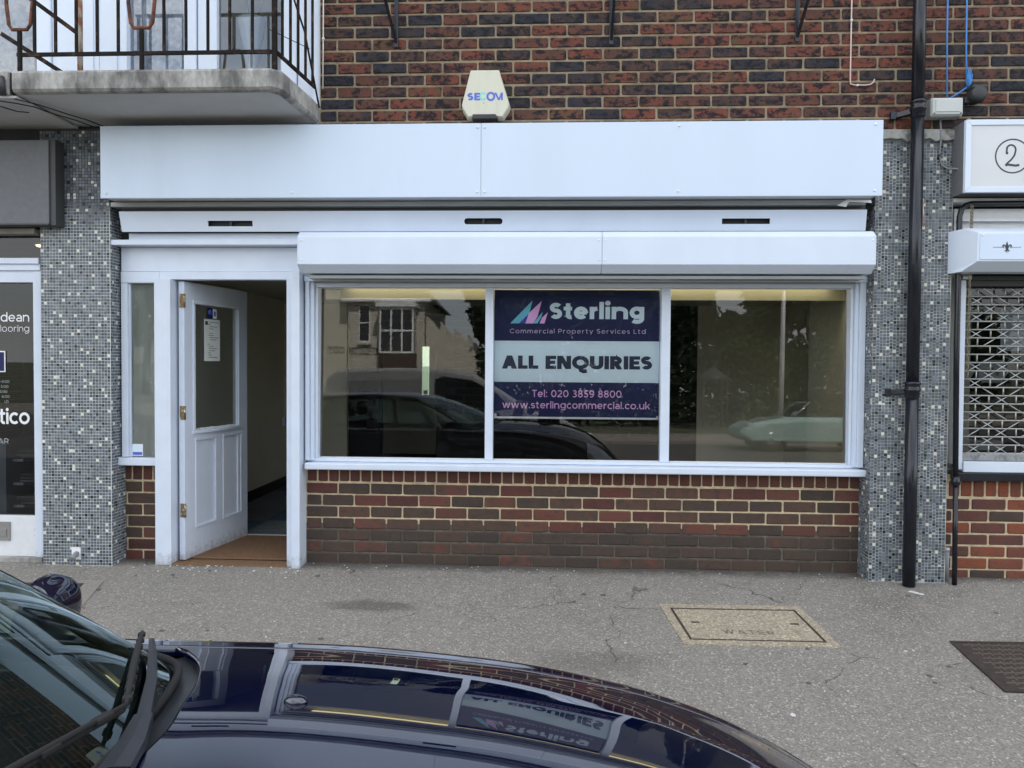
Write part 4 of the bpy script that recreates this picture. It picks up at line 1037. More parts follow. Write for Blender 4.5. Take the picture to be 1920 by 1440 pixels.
vs = thing('vase', 'pale twisted ceramic vase standing inside the upstairs glass door', 'vase', (-2.014, .185, 2.86))
g = MB()
pr_ = [(.055, 0), (.05, .10), (.035, .20), (.05, .27), (.068, .30), (.05, .31), (.055, .34), (.078, .42), (.088, .50), (.092, .53), (.08, .53)]
rows = []
for (r_, h) in pr_: rows.append([(-2.014 + r_ * (1 + .035 * math.sin(10 * a + h * 40)) * math.cos(a), .185 + r_ * (1 + .035 * math.sin(10 * a + h * 40)) * math.sin(a), 3.12 + h) for a in [2 * math.pi * k / 40 for k in range(41)]])
g.grid(rows); g.build('body', M['ceramic'], vs)
g = MB()
for (dx, dz, L, w) in ((.16, .22, .10, .03), (-.08, .30, .12, .03), (.05, .38, .1, .028)):
    c = Vector((-2.014 + dx, .19, 3.58 + dz))
    g.tube([(-2.014, .185, 3.56), (-2.014 + dx * .5, .185, 3.58 + dz * .9), c], .003, 5)
    g.add([c, c + Vector((w, .01, -L * .3)), c + Vector((w * 1.6, .02, -L)), c + Vector((-w * .4, .0, -L * .5))], [(0, 1, 2, 3)])
g.build('plant_leaf', M['leaf'], vs, thick=.002)
part('stand', M['upvc'], vs, (-2.07, -1.95, .13, .24, 2.90, 3.118))
ch = thing('chair', 'dark chair with a curved back standing inside the upstairs glass door', 'chair', (-2.08, .45, 2.86))
g = MB(); g.tube([(-2.10, .42, 2.86), (-2.11, .42, 3.06), (-2.09, .42, 3.13), (-2.04, .42, 3.15)], .014, 8); g.tube([(-1.86, .42, 2.86), (-1.86, .42, 3.1)], .014, 8); g.build('back_frame', M['charcoal'], ch)
part('seat', M['charcoal'], ch, (-2.12, -1.84, .40, .72, 2.83, 2.87))

# ------------------------------------------------------------------ brackets, cables and pipes on the wall
def bracket(label, x0, x1, zb, lean):
    b = thing('hanging_bracket', label, 'bracket', (x0, -.02, zb), 'black iron hanging basket brackets')
    g = MB(); g.bar((x0, -.012, zb), (x0, -.012, zb + .62), .026, .010); g.build('wall_plate', M['pipe'], b, .002)
    g = MB(); g.bar((x0, -.015, zb + .03), (x0 + lean, -.34, zb + .52), .016); g.build('brace', M['pipe'], b, .002)
    g = MB(); g.bar((x0, -.012, zb + .56), (x0 + lean * 1.1, -.40, zb + .54), .016); g.build('arm', M['pipe'], b, .002)
    g = MB(); g.lathe([(.006, -.022), (.008, -.018), (.008, -.012)], (x0, 0, zb + .06), 8, 'y'); g.build('bolt', M['pipe'], b)
bracket('black iron hanging bracket on the brick wall nearest the balcony', -.995, -1.08, 3.372, -.10)
bracket('black iron hanging bracket between two others, above the blank fascia right of the alarm box', .375, .375, 3.372, .012)
bracket('black iron hanging bracket on the brick wall nearest the black downpipe', 1.53, 1.6, 3.375, .07)
def cable(name, label, cat, pts, r, mat, parent=None):
    g = MB(); g.tube(pts, r, 8)
    if parent is None: 
        t = thing(name, label, cat, pts[-1]); g.build('sheath', mat, t); return t
    return g.build(name, mat, parent)
c1 = cable('white_cable', 'thin white cable hanging down the bricks beside the balcony', 'cable', [(-1.469, -.008, 3.95), (-1.470, -.008, 3.45), (-1.473, -.008, 3.115)], .0042, M['cable_w'])
part('cable_clip', M['cable_w'], c1, (-1.477, -1.462, -.014, -.001, 3.43, 3.442), bevel=.001)
pts = [(1.862, -.008, 3.95), (1.861, -.008, 3.14), (1.863, -.009, 3.112), (1.89, -.010, 3.104), (1.95, -.010, 3.103), (1.985, -.010, 3.107), (2.003, -.010, 3.122), (2.012, .0, 3.142)]
c2_ = cable('pale_cable', 'pinkish pale cable with a hooked end on the bricks left of the downpipe', 'cable', pts, .0046, M['cable_p'])
part('cable_clip', M['cable_w'], c2_, (1.855, 1.869, -.014, -.001, 3.50, 3.512), (1.9, 1.912, -.015, -.001, 3.098, 3.110), bevel=.001)
dp = thing('downpipe', 'black cast iron downpipe running the full height in front of the right mosaic pillar', 'downpipe', (2.24, -.09, 0))
g = MB(); g.tube([(2.237, -.09, 3.95), (2.238, -.09, 2.96)], .0375, 24); g.build('upper_pipe', M['pipe'], dp)
g = MB(); g.tube([(2.239, -.09, 2.955), (2.240, -.09, 1.24)], .0375, 24); g.build('middle_pipe', M['pipe'], dp)
g = MB(); g.tube([(2.241, -.09, 1.235), (2.243, -.09, gz(-.09) + .004)], .0375, 24); g.build('lower_pipe', M['pipe'], dp)
for z, a in ((2.93, 1), (1.21, 0)):
    g = MB(); g.lathe([(.0385, -.055), (.042, -.05), (.042, -.012), (.047, -.010), (.047, .004), (.043, .008), (.043, .03), (.047, .033), (.047, .045), (.039, .05)], (2.24, -.09, z), 24)
    c_ = g.build('socket_collar', M['pipe'], dp)
    g = MB(); g.bar((2.215, -.06, z - .01), (2.135, -.008, z - .02), .03, .035); g.box(2.105, 2.14, -.030, -.015 if a == 0 else -.002, z - .045, z + .005); g.build('fixing_ear', M['pipe'], c_, .004)
g = MB(); g.bar((2.265, -.128, 2.375), (2.27, -.1285, 2.20), .006, .002); g.build('paint_run', M['rust_post'], dp, label='scraped paint run')
bp2 = thing('black_conduit', 'thin black conduit pipe bending over the corner of the right shop window', 'conduit', (2.53, -.05, 0))
g = MB(); g.tube([(3.7, -.035, 2.368), (2.60, -.035, 2.362), (2.565, -.035, 2.352), (2.54, -.036, 2.325), (2.528, -.038, 2.28), (2.526, -.04, 1.5), (2.535, -.045, .64)], .0165, 12); g.build('upper_pipe', M['pipe'], bp2)
g = MB(); g.tube([(2.536, -.045, .635), (2.543, -.045, gz(-.05))], .0155, 12); g.build('lower_pipe', M['pipe'], bp2)
g = MB(); g.lathe([(.018, -.03), (.026, -.02), (.028, .0), (.022, .02), (.018, .03)], (2.536, -.045, .64), 14); g.build('joint', M['pipe'], bp2)
part('bracket', M['charcoal'], bp2, (2.50, 2.53, -.03, .09, .72, .745), bevel=.003)
cs = thing('cable_stub_box', 'grey capped pipe stub on the ground behind the thin black conduit', 'pipe stub', (2.52, .03, 0))
g = MB(); g.tube([(2.522, .03, -.01), (2.522, .03, .19)], .022, 14); g.build('pipe', M['cable_g'], cs); g = MB(); g.tube([(2.522, .03, .19), (2.522, .03, .205)], .024, 14); g.build('cap', M['ali'], cs)
chn = thing('shutter_chain', 'long brassy shutter chain hanging beside the right shop window', 'chain', (2.57, -.06, 1.3))
def chain(x, y, za, zb, k0=0):
    z = za; k = k0
    lk = MB(); a_ = [(.0062 * math.cos(R(t)), 0, .0105 * math.sin(R(t)) + (.005 if 0 < t < 180 else -.005)) for t in range(15, 375, 40)]
    lk.tube(a_, .0021, 5, closed=True); me = lk.mesh('link'); me.materials.append(M['chain'])
    while z > zb:
        o = link('link', me, chn, at=(x + .0006 * math.sin(k), y, z)); o.rotation_euler = (0, 0, R(20 if k % 2 else 100)); z -= .0225; k += 1
chain(2.578, -.075, 2.335, 1.29); chain(2.588, -.07, 2.33, 1.97, 1)

jb = thing('junction_box', 'grey plastic junction box on the bricks beside the black downpipe', 'junction box', (2.41, -.05, 2.93))
part('body', M['box'], jb, (2.318, 2.508, -.085, .0, 2.884, 2.996), bevel=.007); part('lid', M['box'], jb, (2.322, 2.504, -.098, -.086, 2.890, 2.992), bevel=.006)
part('lid_panel', M['box'], jb, (2.340, 2.486, -.103, -.0985, 2.906, 2.982), bevel=.004)
for x in (2.334, 2.492): 
    g = MB(); g.lathe([(.005, -.1), (.004, -.098)], (x, 0, 2.898), 8, 'y'); g.build('screw', M['charcoal'], jb)
sl = thing('sensor_lamp', 'black round lamp head on the bricks right of the grey junction box', 'lamp', (2.60, -.06, 2.98))
g = MB(); 
for s in (0,): g.lathe([(.030, .0), (.047, -.012), (.05, -.03), (.05, -.085), (.044, -.1), (.028, -.108)], (2.603, 0, 3.02), 20, 'y')
g.build('head', M['charcoal'], sl)
part('hood', M['charcoal'], sl, (2.556, 2.65, -.10, -.02, 3.045, 3.072), bevel=.012)
part('bracket', M['charcoal'], sl, (2.54, 2.575, -.05, -.001, 2.975, 3.015), bevel=.005)
rp_ = thing('blue_rope', 'bright blue rope lines tied in a hank above the junction box', 'rope', (2.5, -.03, 3.0))
g = MB(); g.tube([(2.432, -.030, 3.95), (2.432, -.032, 3.4), (2.434, -.045, 2.999)], .005, 8); g.build('line', M['rope'], rp_)
g = MB(); g.tube([(2.545, -.028, 3.95), (2.550, -.030, 3.3), (2.556, -.034, 3.075)], .005, 8); g.build('line', M['rope'], rp_)
g = MB(); g.tube([(2.556, -.036, 3.075), (2.50, -.045, 3.035), (2.440, -.05, 2.999)], .0048, 8); g.build('line', M['rope'], rp_)
g = MB(); rr = random.Random(4)
for k in range(6):
    a = rr.uniform(-.006, .010); b = rr.uniform(-.006, .012)
    g.tube([(2.556, -.038, 3.075), (2.552 + a, -.046 - k * .002, 3.12), (2.566 + b, -.048, 3.19 - .008 * k), (2.573 + b, -.044, 3.15), (2.569 + a, -.042, 3.10), (2.560, -.038, 3.073)], .0042, 6)
g.build('hank', M['rope'], rp_)
gc = cable('grey_cable', 'loose grey cable hanging below the junction box on the mosaic pillar', 'cable', [(2.40, -.035, 2.89), (2.402, -.05, 2.76), (2.402, -.030, 2.66), (2.418, -.03, 2.60), (2.445, -.05, 2.575), (2.48, -.085, 2.565), (2.492, -.10, 2.55)], .0052, M['cable_g'])
part('cable_clip', M['charcoal'], gc, (2.394, 2.411, -.038, -.019, 2.655, 2.667), bevel=.001)

# ------------------------------------------------------------------ the shop on the right
rf = thing('shop_sign', 'silver boxed shop sign with a circled 2 over the grilled window', 'sign', (3.0, -.08, 2.40))
g = MB(); g.box(2.487, 3.75, -.150, -.003, 2.405, 2.83); g.build('box_body', M['greyf_side'], rf)
fr = M['white_shut']; RX0, RX1, RZ0, RZ1 = 2.484, 3.75, 2.400, 2.834
g = MB(); w = .033
g.prism([(RX0, RZ1), (RX1, RZ1), (RX1, RZ1 - w), (RX0 + w, RZ1 - w)], -.178, -.151); g.build('frame', fr, rf, .002)
g = MB(); g.prism([(RX0, RZ0), (RX1, RZ0), (RX1, RZ0 + w), (RX0 + w, RZ0 + w)], -.178, -.151); g.build('frame', fr, rf, .002)
g = MB(); g.prism([(RX0, RZ1 - .0008), (RX0 + w - .0008, RZ1 - w), (RX0 + w - .0008, RZ0 + w), (RX0, RZ0 + .0008)], -.1778, -.151); g.build('frame', fr, rf, .002)
part('face', M['silver_panel'], rf, (RX0 + w, RX1, -.170, -.152, RZ0 + w, RZ1 - w), bevel=0)
part('side_panel', M['greyf'], rf, (2.4835, 2.4865, -.15, .0, 2.402, 2.832), bevel=0)
g = MB(); lay = [0]; cx, cz = 2.762, 2.617
strokes(g, [('c', arc(0, 0, 1, 1, 0, 360, 40)[:-1])], .0995, .085, lambda a, b, d: (cx + a, -.1705 - d, cz + b), lay); g.build('number_ring', M['ink_g'], rf, recalc=False)
g = MB(); lay = [0]
T2 = lambda a, b, d: (cx - .046 + a, -.1705 - d, cz - .062 + b)
strokes(g, [('p', [(.10, .80)] + arc(.36, .98, .27, .30, 165, -20)[1:] + [(.56, .66), (.38, .40), (.12, .16), (.05, .06)])], .100, .105, T2, lay)
strokes(g, [('p', [(.05, .06), (.18, .115), (.40, .085), (.66, .05), (.86, .09)])], .100, .135, T2, lay)
g.add([T2(*(.1 * q for q in p), .001) for p in arc(.12, .80, .075, .085, 0, 360, 14)[:-1]], [tuple(range(14))])
g.build('numeral', M['ink_g'], rf, recalc=False)
part('beam', M['white_old'], rf, (2.50, 3.75, -.02, .12, 2.375, 2.3995), bevel=.003)

rs_ = thing('shutter_box', 'white angular shutter box with a fleur de lis over the grilled window', 'shutter box', (3.0, -.1, 1.93))
def octo(x, s, y): return None
g = MB()
Pf = [(2.560, -.200, 2.156), (2.560, -.200, 1.990)]
ringA = [(2.470, .05, 2.195), (2.470, -.115, 2.192), (2.470, -.115, 1.932), (2.470, .05, 1.930)]
g.add([(2.470, -.02, 2.190), (2.520, -.12, 2.195), (2.556, -.199, 2.160), (2.556, -.199, 1.986), (2.500, -.12, 1.932), (2.470, -.02, 1.930),
       (3.75, -.02, 2.190), (3.75, -.12, 2.195), (3.75, -.199, 2.160), (3.75, -.199, 1.986), (3.75, -.12, 1.932), (3.75, -.02, 1.930)],
      [(0, 1, 2, 3, 4, 5), (1, 7, 8, 2), (2, 8, 9, 3), (3, 9, 10, 4), (4, 10, 11, 5), (0, 6, 7, 1), (6, 11, 10, 9, 8, 7), (0, 5, 11, 6)])
g.build('cover', M['white_shut'], rs_, .003)
part('front_panel', M['white_panel'], rs_, (2.566, 3.75, -.204, -.1995, 1.996, 2.150), bevel=.001)
part('top_board', M['white_old'], rs_, (2.535, 3.75, .04, .12, 2.198, 2.345), (2.55, 3.75, .0, .04, 2.26, 2.275), bevel=.003)
g = MB(); g.lathe([(.006, -.2045), (.006, -.206), (.003, -.208)], (2.582, 0, 2.14), 8, 'y'); g.build('screw', M['screw'], rs_)
fx, fz, fy = 2.722, 2.068, -.2046; g = MB(); lay = [0]
def fp(pts, mirror=True):
    for s in ((1, -1) if mirror else (1,)):
        lay[0] += 1; g.add([(fx + s * a * .001, fy - .0001 * lay[0], fz + b * .001) for a, b in pts], [tuple(range(len(pts)))])
fp([(0, 36), (5, 22), (8, 8), (4, -4), (-4, -4), (-8, 8), (-5, 22)], False)
strokes(g, [('p', [(.004, -.006), (.010, .008), (.018, .014), (.024, .010), (.024, .001), (.019, -.002)])], 1, .007, lambda a, b, d: (fx + a, fy - .001 - d, fz + b), lay)
strokes(g, [('p', [(-.004, -.006), (-.010, .008), (-.018, .014), (-.024, .010), (-.024, .001), (-.019, -.002)])], 1, .007, lambda a, b, d: (fx + a, fy - .001 - d, fz + b), lay)
fp([(-9, -4), (9, -4), (9, -9), (-9, -9)], False); fp([(-3, -9), (3, -9), (1, -34), (-1, -34)], False)
strokes(g, [('p', [(-.003, -.010), (-.007, -.022), (-.014, -.021)]), ('p', [(.003, -.010), (.007, -.022), (.014, -.021)])], 1, .0055, lambda a, b, d: (fx + a, fy - .002 - d, fz + b), lay)
for s in (1, -1): fp([(30, 1.2), (74, 1.2), (74, -1.2), (30, -1.2)]) if s == 1 else fp([(74, 0), (77, 3), (80, 0), (77, -3)])
g.build('fleur_de_lis', M['ink_g'], rs_, recalc=False)

rw_ = thing('shop_window', 'white framed shop window behind a steel lattice grille on the right', 'window', (3.1, .1, .7))
part('frame_side', M['white'], rw_, (2.598, 2.630, .06, .16, .70, 1.92), bevel=.003)
part('bottom_rail', M['white'], rw_, (2.632, 3.75, .05, .16, .685, .752), bevel=.003)
part('sill', M['pipe'], rw_, (2.58, 3.75, .03, .16, .63, .683), bevel=.004)
part('head', M['charcoal'], rw_, (2.632, 3.75, .08, .16, 1.865, 1.925), (2.60, 3.75, .05, .079, 1.90, 1.928), bevel=.002)
part('guide_cap', M['ali'], rw_, (2.600, 2.655, .045, .049, 1.905, 1.925), bevel=.001)
g = MB(); g.add([(2.632, .158, .752), (3.75, .158, .752), (3.75, .160, 1.865), (2.632, .160, 1.865)], [(0, 1, 2, 3)]); g.build('glass_pane', M['pane_n'], rw_, recalc=False)
gr = thing('lattice_grille', 'steel rod lattice security grille across the right shop window', 'grille', (3.1, .1, .78))
part('bottom_bar', M['galv'], gr, (2.634, 3.75, .085, .115, .755, .800), bevel=.003)
M['brace'] = pmat('pale zinc rod', (.62, .66, .66), .4, .4, var=.1)
GP = .0526; n = 20; rod = MB(); rod.tube([(-.56, 0, 0), (.56, 0, 0)], .0052, 6); rodm = rod.mesh('rod'); rodm.materials.append(M['grille'])
lkb = MB(); lkb.tube([(0, 0, 0), (0, 0, GP)], .0048, 6); lkm = lkb.mesh('link'); lkm.materials.append(M['grille'])
for k in range(n): link('rod', rodm, gr, at=(3.195, .10, .802 + k * GP))
brb = MB(); brb.tube([(-.042, 0, 0), (.042, 0, GP)], .0034, 5); brm = brb.mesh('brace'); brm.materials.append(M['brace'])
br2 = MB(); br2.tube([(.042, 0, 0), (-.042, 0, GP)], .0034, 5); brm2 = br2.mesh('brace'); brm2.materials.append(M['brace'])
for k in range(n):
    x = 2.724 + (.084 if k % 2 else .0)
    while x < 3.72:
        if random.random() < .8: link('brace', brm, gr, at=(x, .112, .802 + k * GP))
        if random.random() < .8: link('brace', brm2, gr, at=(x, .115, .802 + k * GP))
        x += .168
for k in range(n):
    x = 2.640 + (.084 if k % 2 else .168)
    link('link', lkm, gr, at=(2.640, .0985, .802 + k * GP))
    while x < 3.74:
        link('link', lkm, gr, at=(x + random.uniform(-.003, .003), .0985, .802 + k * GP)); x += .168
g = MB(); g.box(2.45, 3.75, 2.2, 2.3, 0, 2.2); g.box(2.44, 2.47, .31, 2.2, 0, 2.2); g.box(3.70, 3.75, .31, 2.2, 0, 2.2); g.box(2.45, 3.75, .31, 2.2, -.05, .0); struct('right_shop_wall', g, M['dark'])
for k, (x, z) in enumerate(((2.745, 1.325), (2.965, 1.325))):
    hp = thing('display_card', 'white eight sided display card inside the grilled window, ' + ('nearest the window edge' if k == 0 else 'farther from the window edge'), 'card', (x, .35, z - .07), 'white cards in the grilled window')
    g = MB(); g.prism([(x - .10, z + .05), (x - .07, z + .075), (x + .05, z + .075), (x + .095, z), (x + .05, z - .075), (x - .07, z - .075), (x - .10, z - .05)], .33, .336); g.build('card', M['paper'], hp)
    g = MB()
    for q in range(3): g.box(x - .06 + q * .035, x - .04 + q * .035, .327, .3295, z - .03 + .015 * (q % 2), z + .01 + .015 * (q % 2))
    g.build('print_block', M['vinyl_g'], hp)
ds = thing('display_boxes', 'pale printed boxes on the floor of the grilled window', 'box', (2.9, .4, .80))
part('box', M['paper'], ds, (2.70, 2.80, .3, .42, .80, .875)); part('box', M['paper'], ds, (2.84, 3.02, .3, .40, .80, .862)); part('shelf', M['charcoal'], ds, (2.62, 3.7, .26, .7, .77, .797))
ps = thing('poster', 'pale blue poster inside the grilled window', 'poster', (3.06, .3, 1.4)); part('sheet', M['palebl'], ps, (2.985, 3.30, .30, .304, 1.46, 1.735), bevel=0)

# ------------------------------------------------------------------ the flooring shop on the left
lf = thing('fascia_board', 'plain dark grey fascia board over the flooring shop under the balcony', 'signboard', (-4.0, -.06, 2.23))
part('panel', M['greyf'], lf, (-5.2, -3.224, -.124, -.112, 2.234, 2.768), bevel=.002)
part('side_trim', M['greyf_side'], lf, (-3.2235, -3.186, -.112, -.02, 2.225, 2.775), bevel=.002)
part('back_box', M['greyf_side'], lf, (-5.2, -3.224, -.111, .0, 2.240, 2.765), bevel=0)
part('bottom_trim', M['greyf_side'], lf, (-5.2, -3.226, -.128, -.03, 2.2265, 2.2335), bevel=0)
lw = thing('shop_window', 'white wooden window of the flooring shop with white lettering on dark glass', 'window', (-4.0, .08, .02))
part('head', pmat('beige head trim', (.30, .28, .25), .6), lw, (-5.2, -3.40, -.01, .10, 2.188, 2.224))
part('transom', W_, lw, (-5.2, -3.394, .02, .12, 1.995, 2.034), (-5.2, -3.394, .035, .12, 1.952, 1.9945))
part('top_rail', W_, lw, (-5.2, -3.453, .05, .12, 1.874, 1.951))
part('stile', W_, lw, (-3.452, -3.396, .045, .12, .0, 1.951))
part('bottom_rail', M['white_old'], lw, (-5.2, -3.453, .055, .12, .028, .302), bevel=.003, label='peeling white bottom rail')
part('letter_plate', M['letter_plate'], lw, (-3.78, -3.628, .045, .0545, .135, .262), (-3.76, -3.650, .041, .0447, .165, .215), bevel=.002)
pane('glass_pane', M['pane_n'], lw, -5.2, -3.453, .087, .303, 1.873)
pane('transom_pane', M['pane_n'], lw, -5.2, -3.396, .077, 2.035, 2.187)
part('base', M['concrete'], lw, (-5.2, -3.396, .03, .14, -.05, .027), bevel=.004)
LY = .0845
letters('lettering', M['vinyl'], lw, 'dean', .060, .135, -3.506, 1.614, .200, LY, track=.11, align='r')
letters('lettering', M['vinyl'], lw, 'looring', .043, .085, -3.507, 1.546, .200, LY, track=.14, align='r')
letters('lettering', M['vinyl'], lw, 'tico', .104, .175, -3.509, .921, .215, LY, track=.06, align='r', label='larger white lettering')
letters('lettering', M['vinyl_g'], lw, 'AR', .036, .12, -3.656, .787, .075, LY, track=.14, align='r')
for k, t in enumerate(('0-5:00', '5:00', '6:00', '6:00', 'LD')):
    letters('opening_hours', M['vinyl_g'], lw, t, .017, .12, -3.648 - .008 * (k % 3), 1.20 - k * .034, len(t) * .0135, LY, track=.12, align='r')
part('blue_sticker', M['vinyl'], lw, (-3.83, -3.673, .080, .0835, 1.272, 1.415), bevel=.001); part('blue_sticker_face', M['navy'], lw, (-3.83, -3.681, .0785, .0795, 1.280, 1.407), bevel=0)
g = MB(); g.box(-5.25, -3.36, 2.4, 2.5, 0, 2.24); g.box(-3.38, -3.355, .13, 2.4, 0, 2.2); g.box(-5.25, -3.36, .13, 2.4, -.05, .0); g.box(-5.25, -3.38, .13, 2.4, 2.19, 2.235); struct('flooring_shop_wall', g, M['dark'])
cl = thing('ceiling_lamp', 'round lit ceiling lamp inside the flooring shop', 'lamp', (-3.55, .6, 2.17))
lm = bpy.data.materials.new('warm lamp'); lm.use_nodes = True; lb = lm.node_tree.nodes['Principled BSDF']; lb.inputs['Emission Color'].default_value = (1, .8, .5, 1); lb.inputs['Emission Strength'].default_value = 1.6
g = MB(); g.lathe([(.05, -.012), (.06, 0)], (-3.62, .42, 2.178), 20); g.build('lens', lm, cl); g = MB(); g.lathe([(.072, -.006), (.072, .008)], (-3.62, .42, 2.182), 20); g.build('rim', M['vinyl'], cl)
su = thing('display_stand', 'shelved sample stand inside the flooring shop window', 'display stand', (-3.55, .4, .1))
part('side_panel', M['pale_panel'], su, (-4.2, -3.778, .22, .24, .05, .80), (-3.792, -3.778, .241, .62, .05, .80), bevel=0)
for k, z in enumerate((.164, .327, .486, .653)):
    part('shelf', M['charcoal'], su, (-3.777, -3.385, .30, .62, z - .012, z), bevel=0); part('shelf_edge', M['shelf'], su, (-3.775, -3.70, .285, .299, z - .014, z + .004), bevel=0)
    for j in range(3):
        sp = thing('flooring_sample', f"grey flooring sample {('lying lowest', 'in the middle of the pile', 'lying on top')[j]} on the {('bottom', 'second', 'third', 'top')[k]} shelf of the stand", 'sample', (-3.52, .42, z))
        g = MB(); a = random.uniform(-.03, .03); L = random.uniform(.17, .24); g.box(-3.75, -3.75 + L * 1.5, .30 + a, .50, z + .003 + j * .022, z + .020 + j * .022); g.build('slab', M['sample'], sp, .002)
part('back_panel', M['black'], su, (-3.777, -3.382, .63, .64, .05, .80), bevel=0)

# ------------------------------------------------------------------ covers and litter in the pavement
M['worn_ink'] = pmat('worn brown lettering', (.13, .105, .08), .8, var=.4, vscale=60, c2=(.30, .26, .19), lo=.45, hi=.6, dscale=50)
def on_g(x, y, h=0): return (x, y, gz(y) + h)
def sheet(mb, poly, h0, h1):
    n = len(poly); mb.add([on_g(x, y, h0) for x, y in poly] + [on_g(x, y, h1) for x, y in poly], [tuple(range(n))[::-1], tuple(range(n, 2 * n))] + [(i, (i + 1) % n, n + (i + 1) % n, n + i) for i in range(n)])
mc = thing('inspection_cover', 'buff stone chip inspection cover with a dark edge line set in the pavement', 'manhole cover', on_g(1.05, -.8))
Q0 = [(.645, -.505), (1.445, -.495), (1.475, -1.06), (.69, -1.065)]
def lerp4(u, v): 
    a, b, c, d = [Vector(p) for p in Q0]; t = a.lerp(b, u); e = d.lerp(c, u); return tuple(t.lerp(e, v))
def frame4(mb, u0, v0, u1, v1, du, dv, h0, h1):
    o = [lerp4(u0, v0), lerp4(u1, v0), lerp4(u1, v1), lerp4(u0, v1)]; i = [lerp4(u0 + du, v0 + dv), lerp4(u1 - du, v0 + dv), lerp4(u1 - du, v1 - dv), lerp4(u0 + du, v1 - dv)]
    for k in range(4): sheet(mb, [o[k], i[k], i[(k + 1) % 4], o[(k + 1) % 4]][::-1], h0, h1)
g = MB(); frame4(g, 0, 0, 1, 1, .058, .10, -.02, .0055); g.build('surround', M['buff'], mc)
g = MB(); frame4(g, .0585, .1005, .9415, .8995, .018, .032, -.02, .0038); g.build('edge_frame', M['iron_cover'], mc)
g = MB(); sheet(g, [lerp4(.0775, .134), lerp4(.0775, .866), lerp4(.9225, .866), lerp4(.9225, .134)], -.02, .0048); g.build('lid', M['buff'], mc)
for u in (.17, .84):
    g = MB(); sheet(g, [lerp4(u - .025, .46), lerp4(u - .025, .495), lerp4(u + .03, .495), lerp4(u + .03, .46)], .0049, .0058); g.build('lifting_slot', M['iron_cover'], mc)
def gframe(cx, cy): return lambda px, py, d: (cx + px, cy + py, gz(cy + py) + .0055 + d)
word('WATER', .052, .17, 0, 0, 0, .27, .32, 'c', gframe(1.055, -.92)).build('lettering', M['worn_ink'], mc, recalc=False)
g = MB(); rr = random.Random(8)
for k in range(11):
    x = .94 + .24 * k / 10 + rr.uniform(-.006, .006); y = -.655 + rr.uniform(-.02, .02); a = rr.choice((0, .5, 1.2))
    L = rr.uniform(.010, .022); sheet(g, [(x, y), (x - .004, y - .006), (x + L * math.cos(a), y - L * math.sin(a)), (x + L * math.cos(a) + .003, y - L * math.sin(a) + .006)], .005, .0057)
g.build('worn_lettering', M['worn_ink'], mc)
dc = thing('drain_cover', 'dark cast iron drain cover with raised treads set in the pavement', 'drain cover', on_g(2.5, -1.2))
U0 = [(2.055, -.95), (2.87, -.93), (2.83, -1.50), (2.02, -1.49)]
g = MB(); sheet(g, U0[::-1], -.02, .003); g.build('plate', M['iron_cover'], dc)
g = MB()
for k in range(4): 
    a, b = Vector(U0[k]), Vector(U0[(k + 1) % 4]); c = Vector((2.44, -1.22)); 
    sheet(g, [tuple(a), tuple(b), tuple(b + (c - b).normalized() * .022), tuple(a + (c - a).normalized() * .022)][::-1], -.02, .0075)
g.build('rim', M['iron_cover'], dc)
g = MB()
for i in range(15):
    for j in range(10):
        x = 2.10 + i * .049 + (.024 if j % 2 else 0) - .003 * j; y = -.985 - j * .052
        if x < 2.82: sheet(g, [(x, y), (x + .032, y), (x + .032, y - .009), (x, y - .009)][::-1], .0031, .0062)
        x2 = x + .036
        if x2 < 2.82: sheet(g, [(x2, y + .018), (x2 + .008, y + .018), (x2 + .008, y - .026), (x2, y - .026)][::-1], .0031, .0055)
g.build('raised_treads', pmat('worn tread tops', (.17, .14, .12), .5, .4, var=.2), dc, kind='stuff')
dl = thing('drain_grate', 'dark drain grate in a pale cement surround on the pavement near the flooring shop', 'drain cover', on_g(-3.05, -.5))
V0 = [(-3.6, -.33), (-2.77, -.30), (-2.62, -.80), (-3.6, -.84)]
def inset(P_, d):
    c = sum((Vector(p) for p in P_), Vector((0, 0))) / len(P_); return [tuple(Vector(p) + (c - Vector(p)).normalized() * d) for p in P_]
Vi = [(-3.55, -.375), (-2.86, -.355), (-2.755, -.745), (-3.55, -.78)]
g = MB()
for k in range(4): sheet(g, [V0[k], Vi[k], Vi[(k + 1) % 4], V0[(k + 1) % 4]][::-1], -.02, .005)
g.build('surround', M['surround'], dl)
g = MB(); sheet(g, Vi[::-1], -.03, .0015); g.build('pit', M['iron_cover'], dl)
g = MB()
for i in range(16):
    for j in range(9):
        x = -3.53 + i * .047; y = -.39 - j * .043
        if x + .032 < -2.86 + (-.355 - y) * .27: sheet(g, [(x, y), (x + .030, y), (x + .030, y - .012), (x, y - .012)][::-1], .0016, .0050)
g.build('raised_treads', M['iron_cover'], dl, kind='stuff')
def leaf(label, x, y, s, a, mat):
    t = thing('fallen_leaf', label, 'leaf', on_g(x, y)); g = MB()
    pts = [(0, 0, 0), (.3, .22, .06), (.7, .2, .10), (1, 0, .03), (.7, -.2, .08), (.3, -.2, .02)]; ca, sa = math.cos(a), math.sin(a)
    g.add([(x + s * (p * ca - q * sa), y + s * (p * sa + q * ca), gz(y) + .004 + s * r) for p, q, r in pts], [(0, 1, 2), (0, 2, 3), (0, 3, 4), (0, 4, 5)]); g.build('blade', mat, t)
leaf('small yellow leaf lying on the pavement in front of the open door', -1.73, -1.18, .045, .9, M['leaf_y'])
leaf('small greenish leaf lying on the pavement just beyond the car bonnet', -1.23, -1.46, .055, .2, M['leaf_y'])
leaf('small reddish leaf lying on the pavement below the buff inspection cover', .93, -1.28, .03, .3, M['rust'])
g = MB(); rr = random.Random(12)
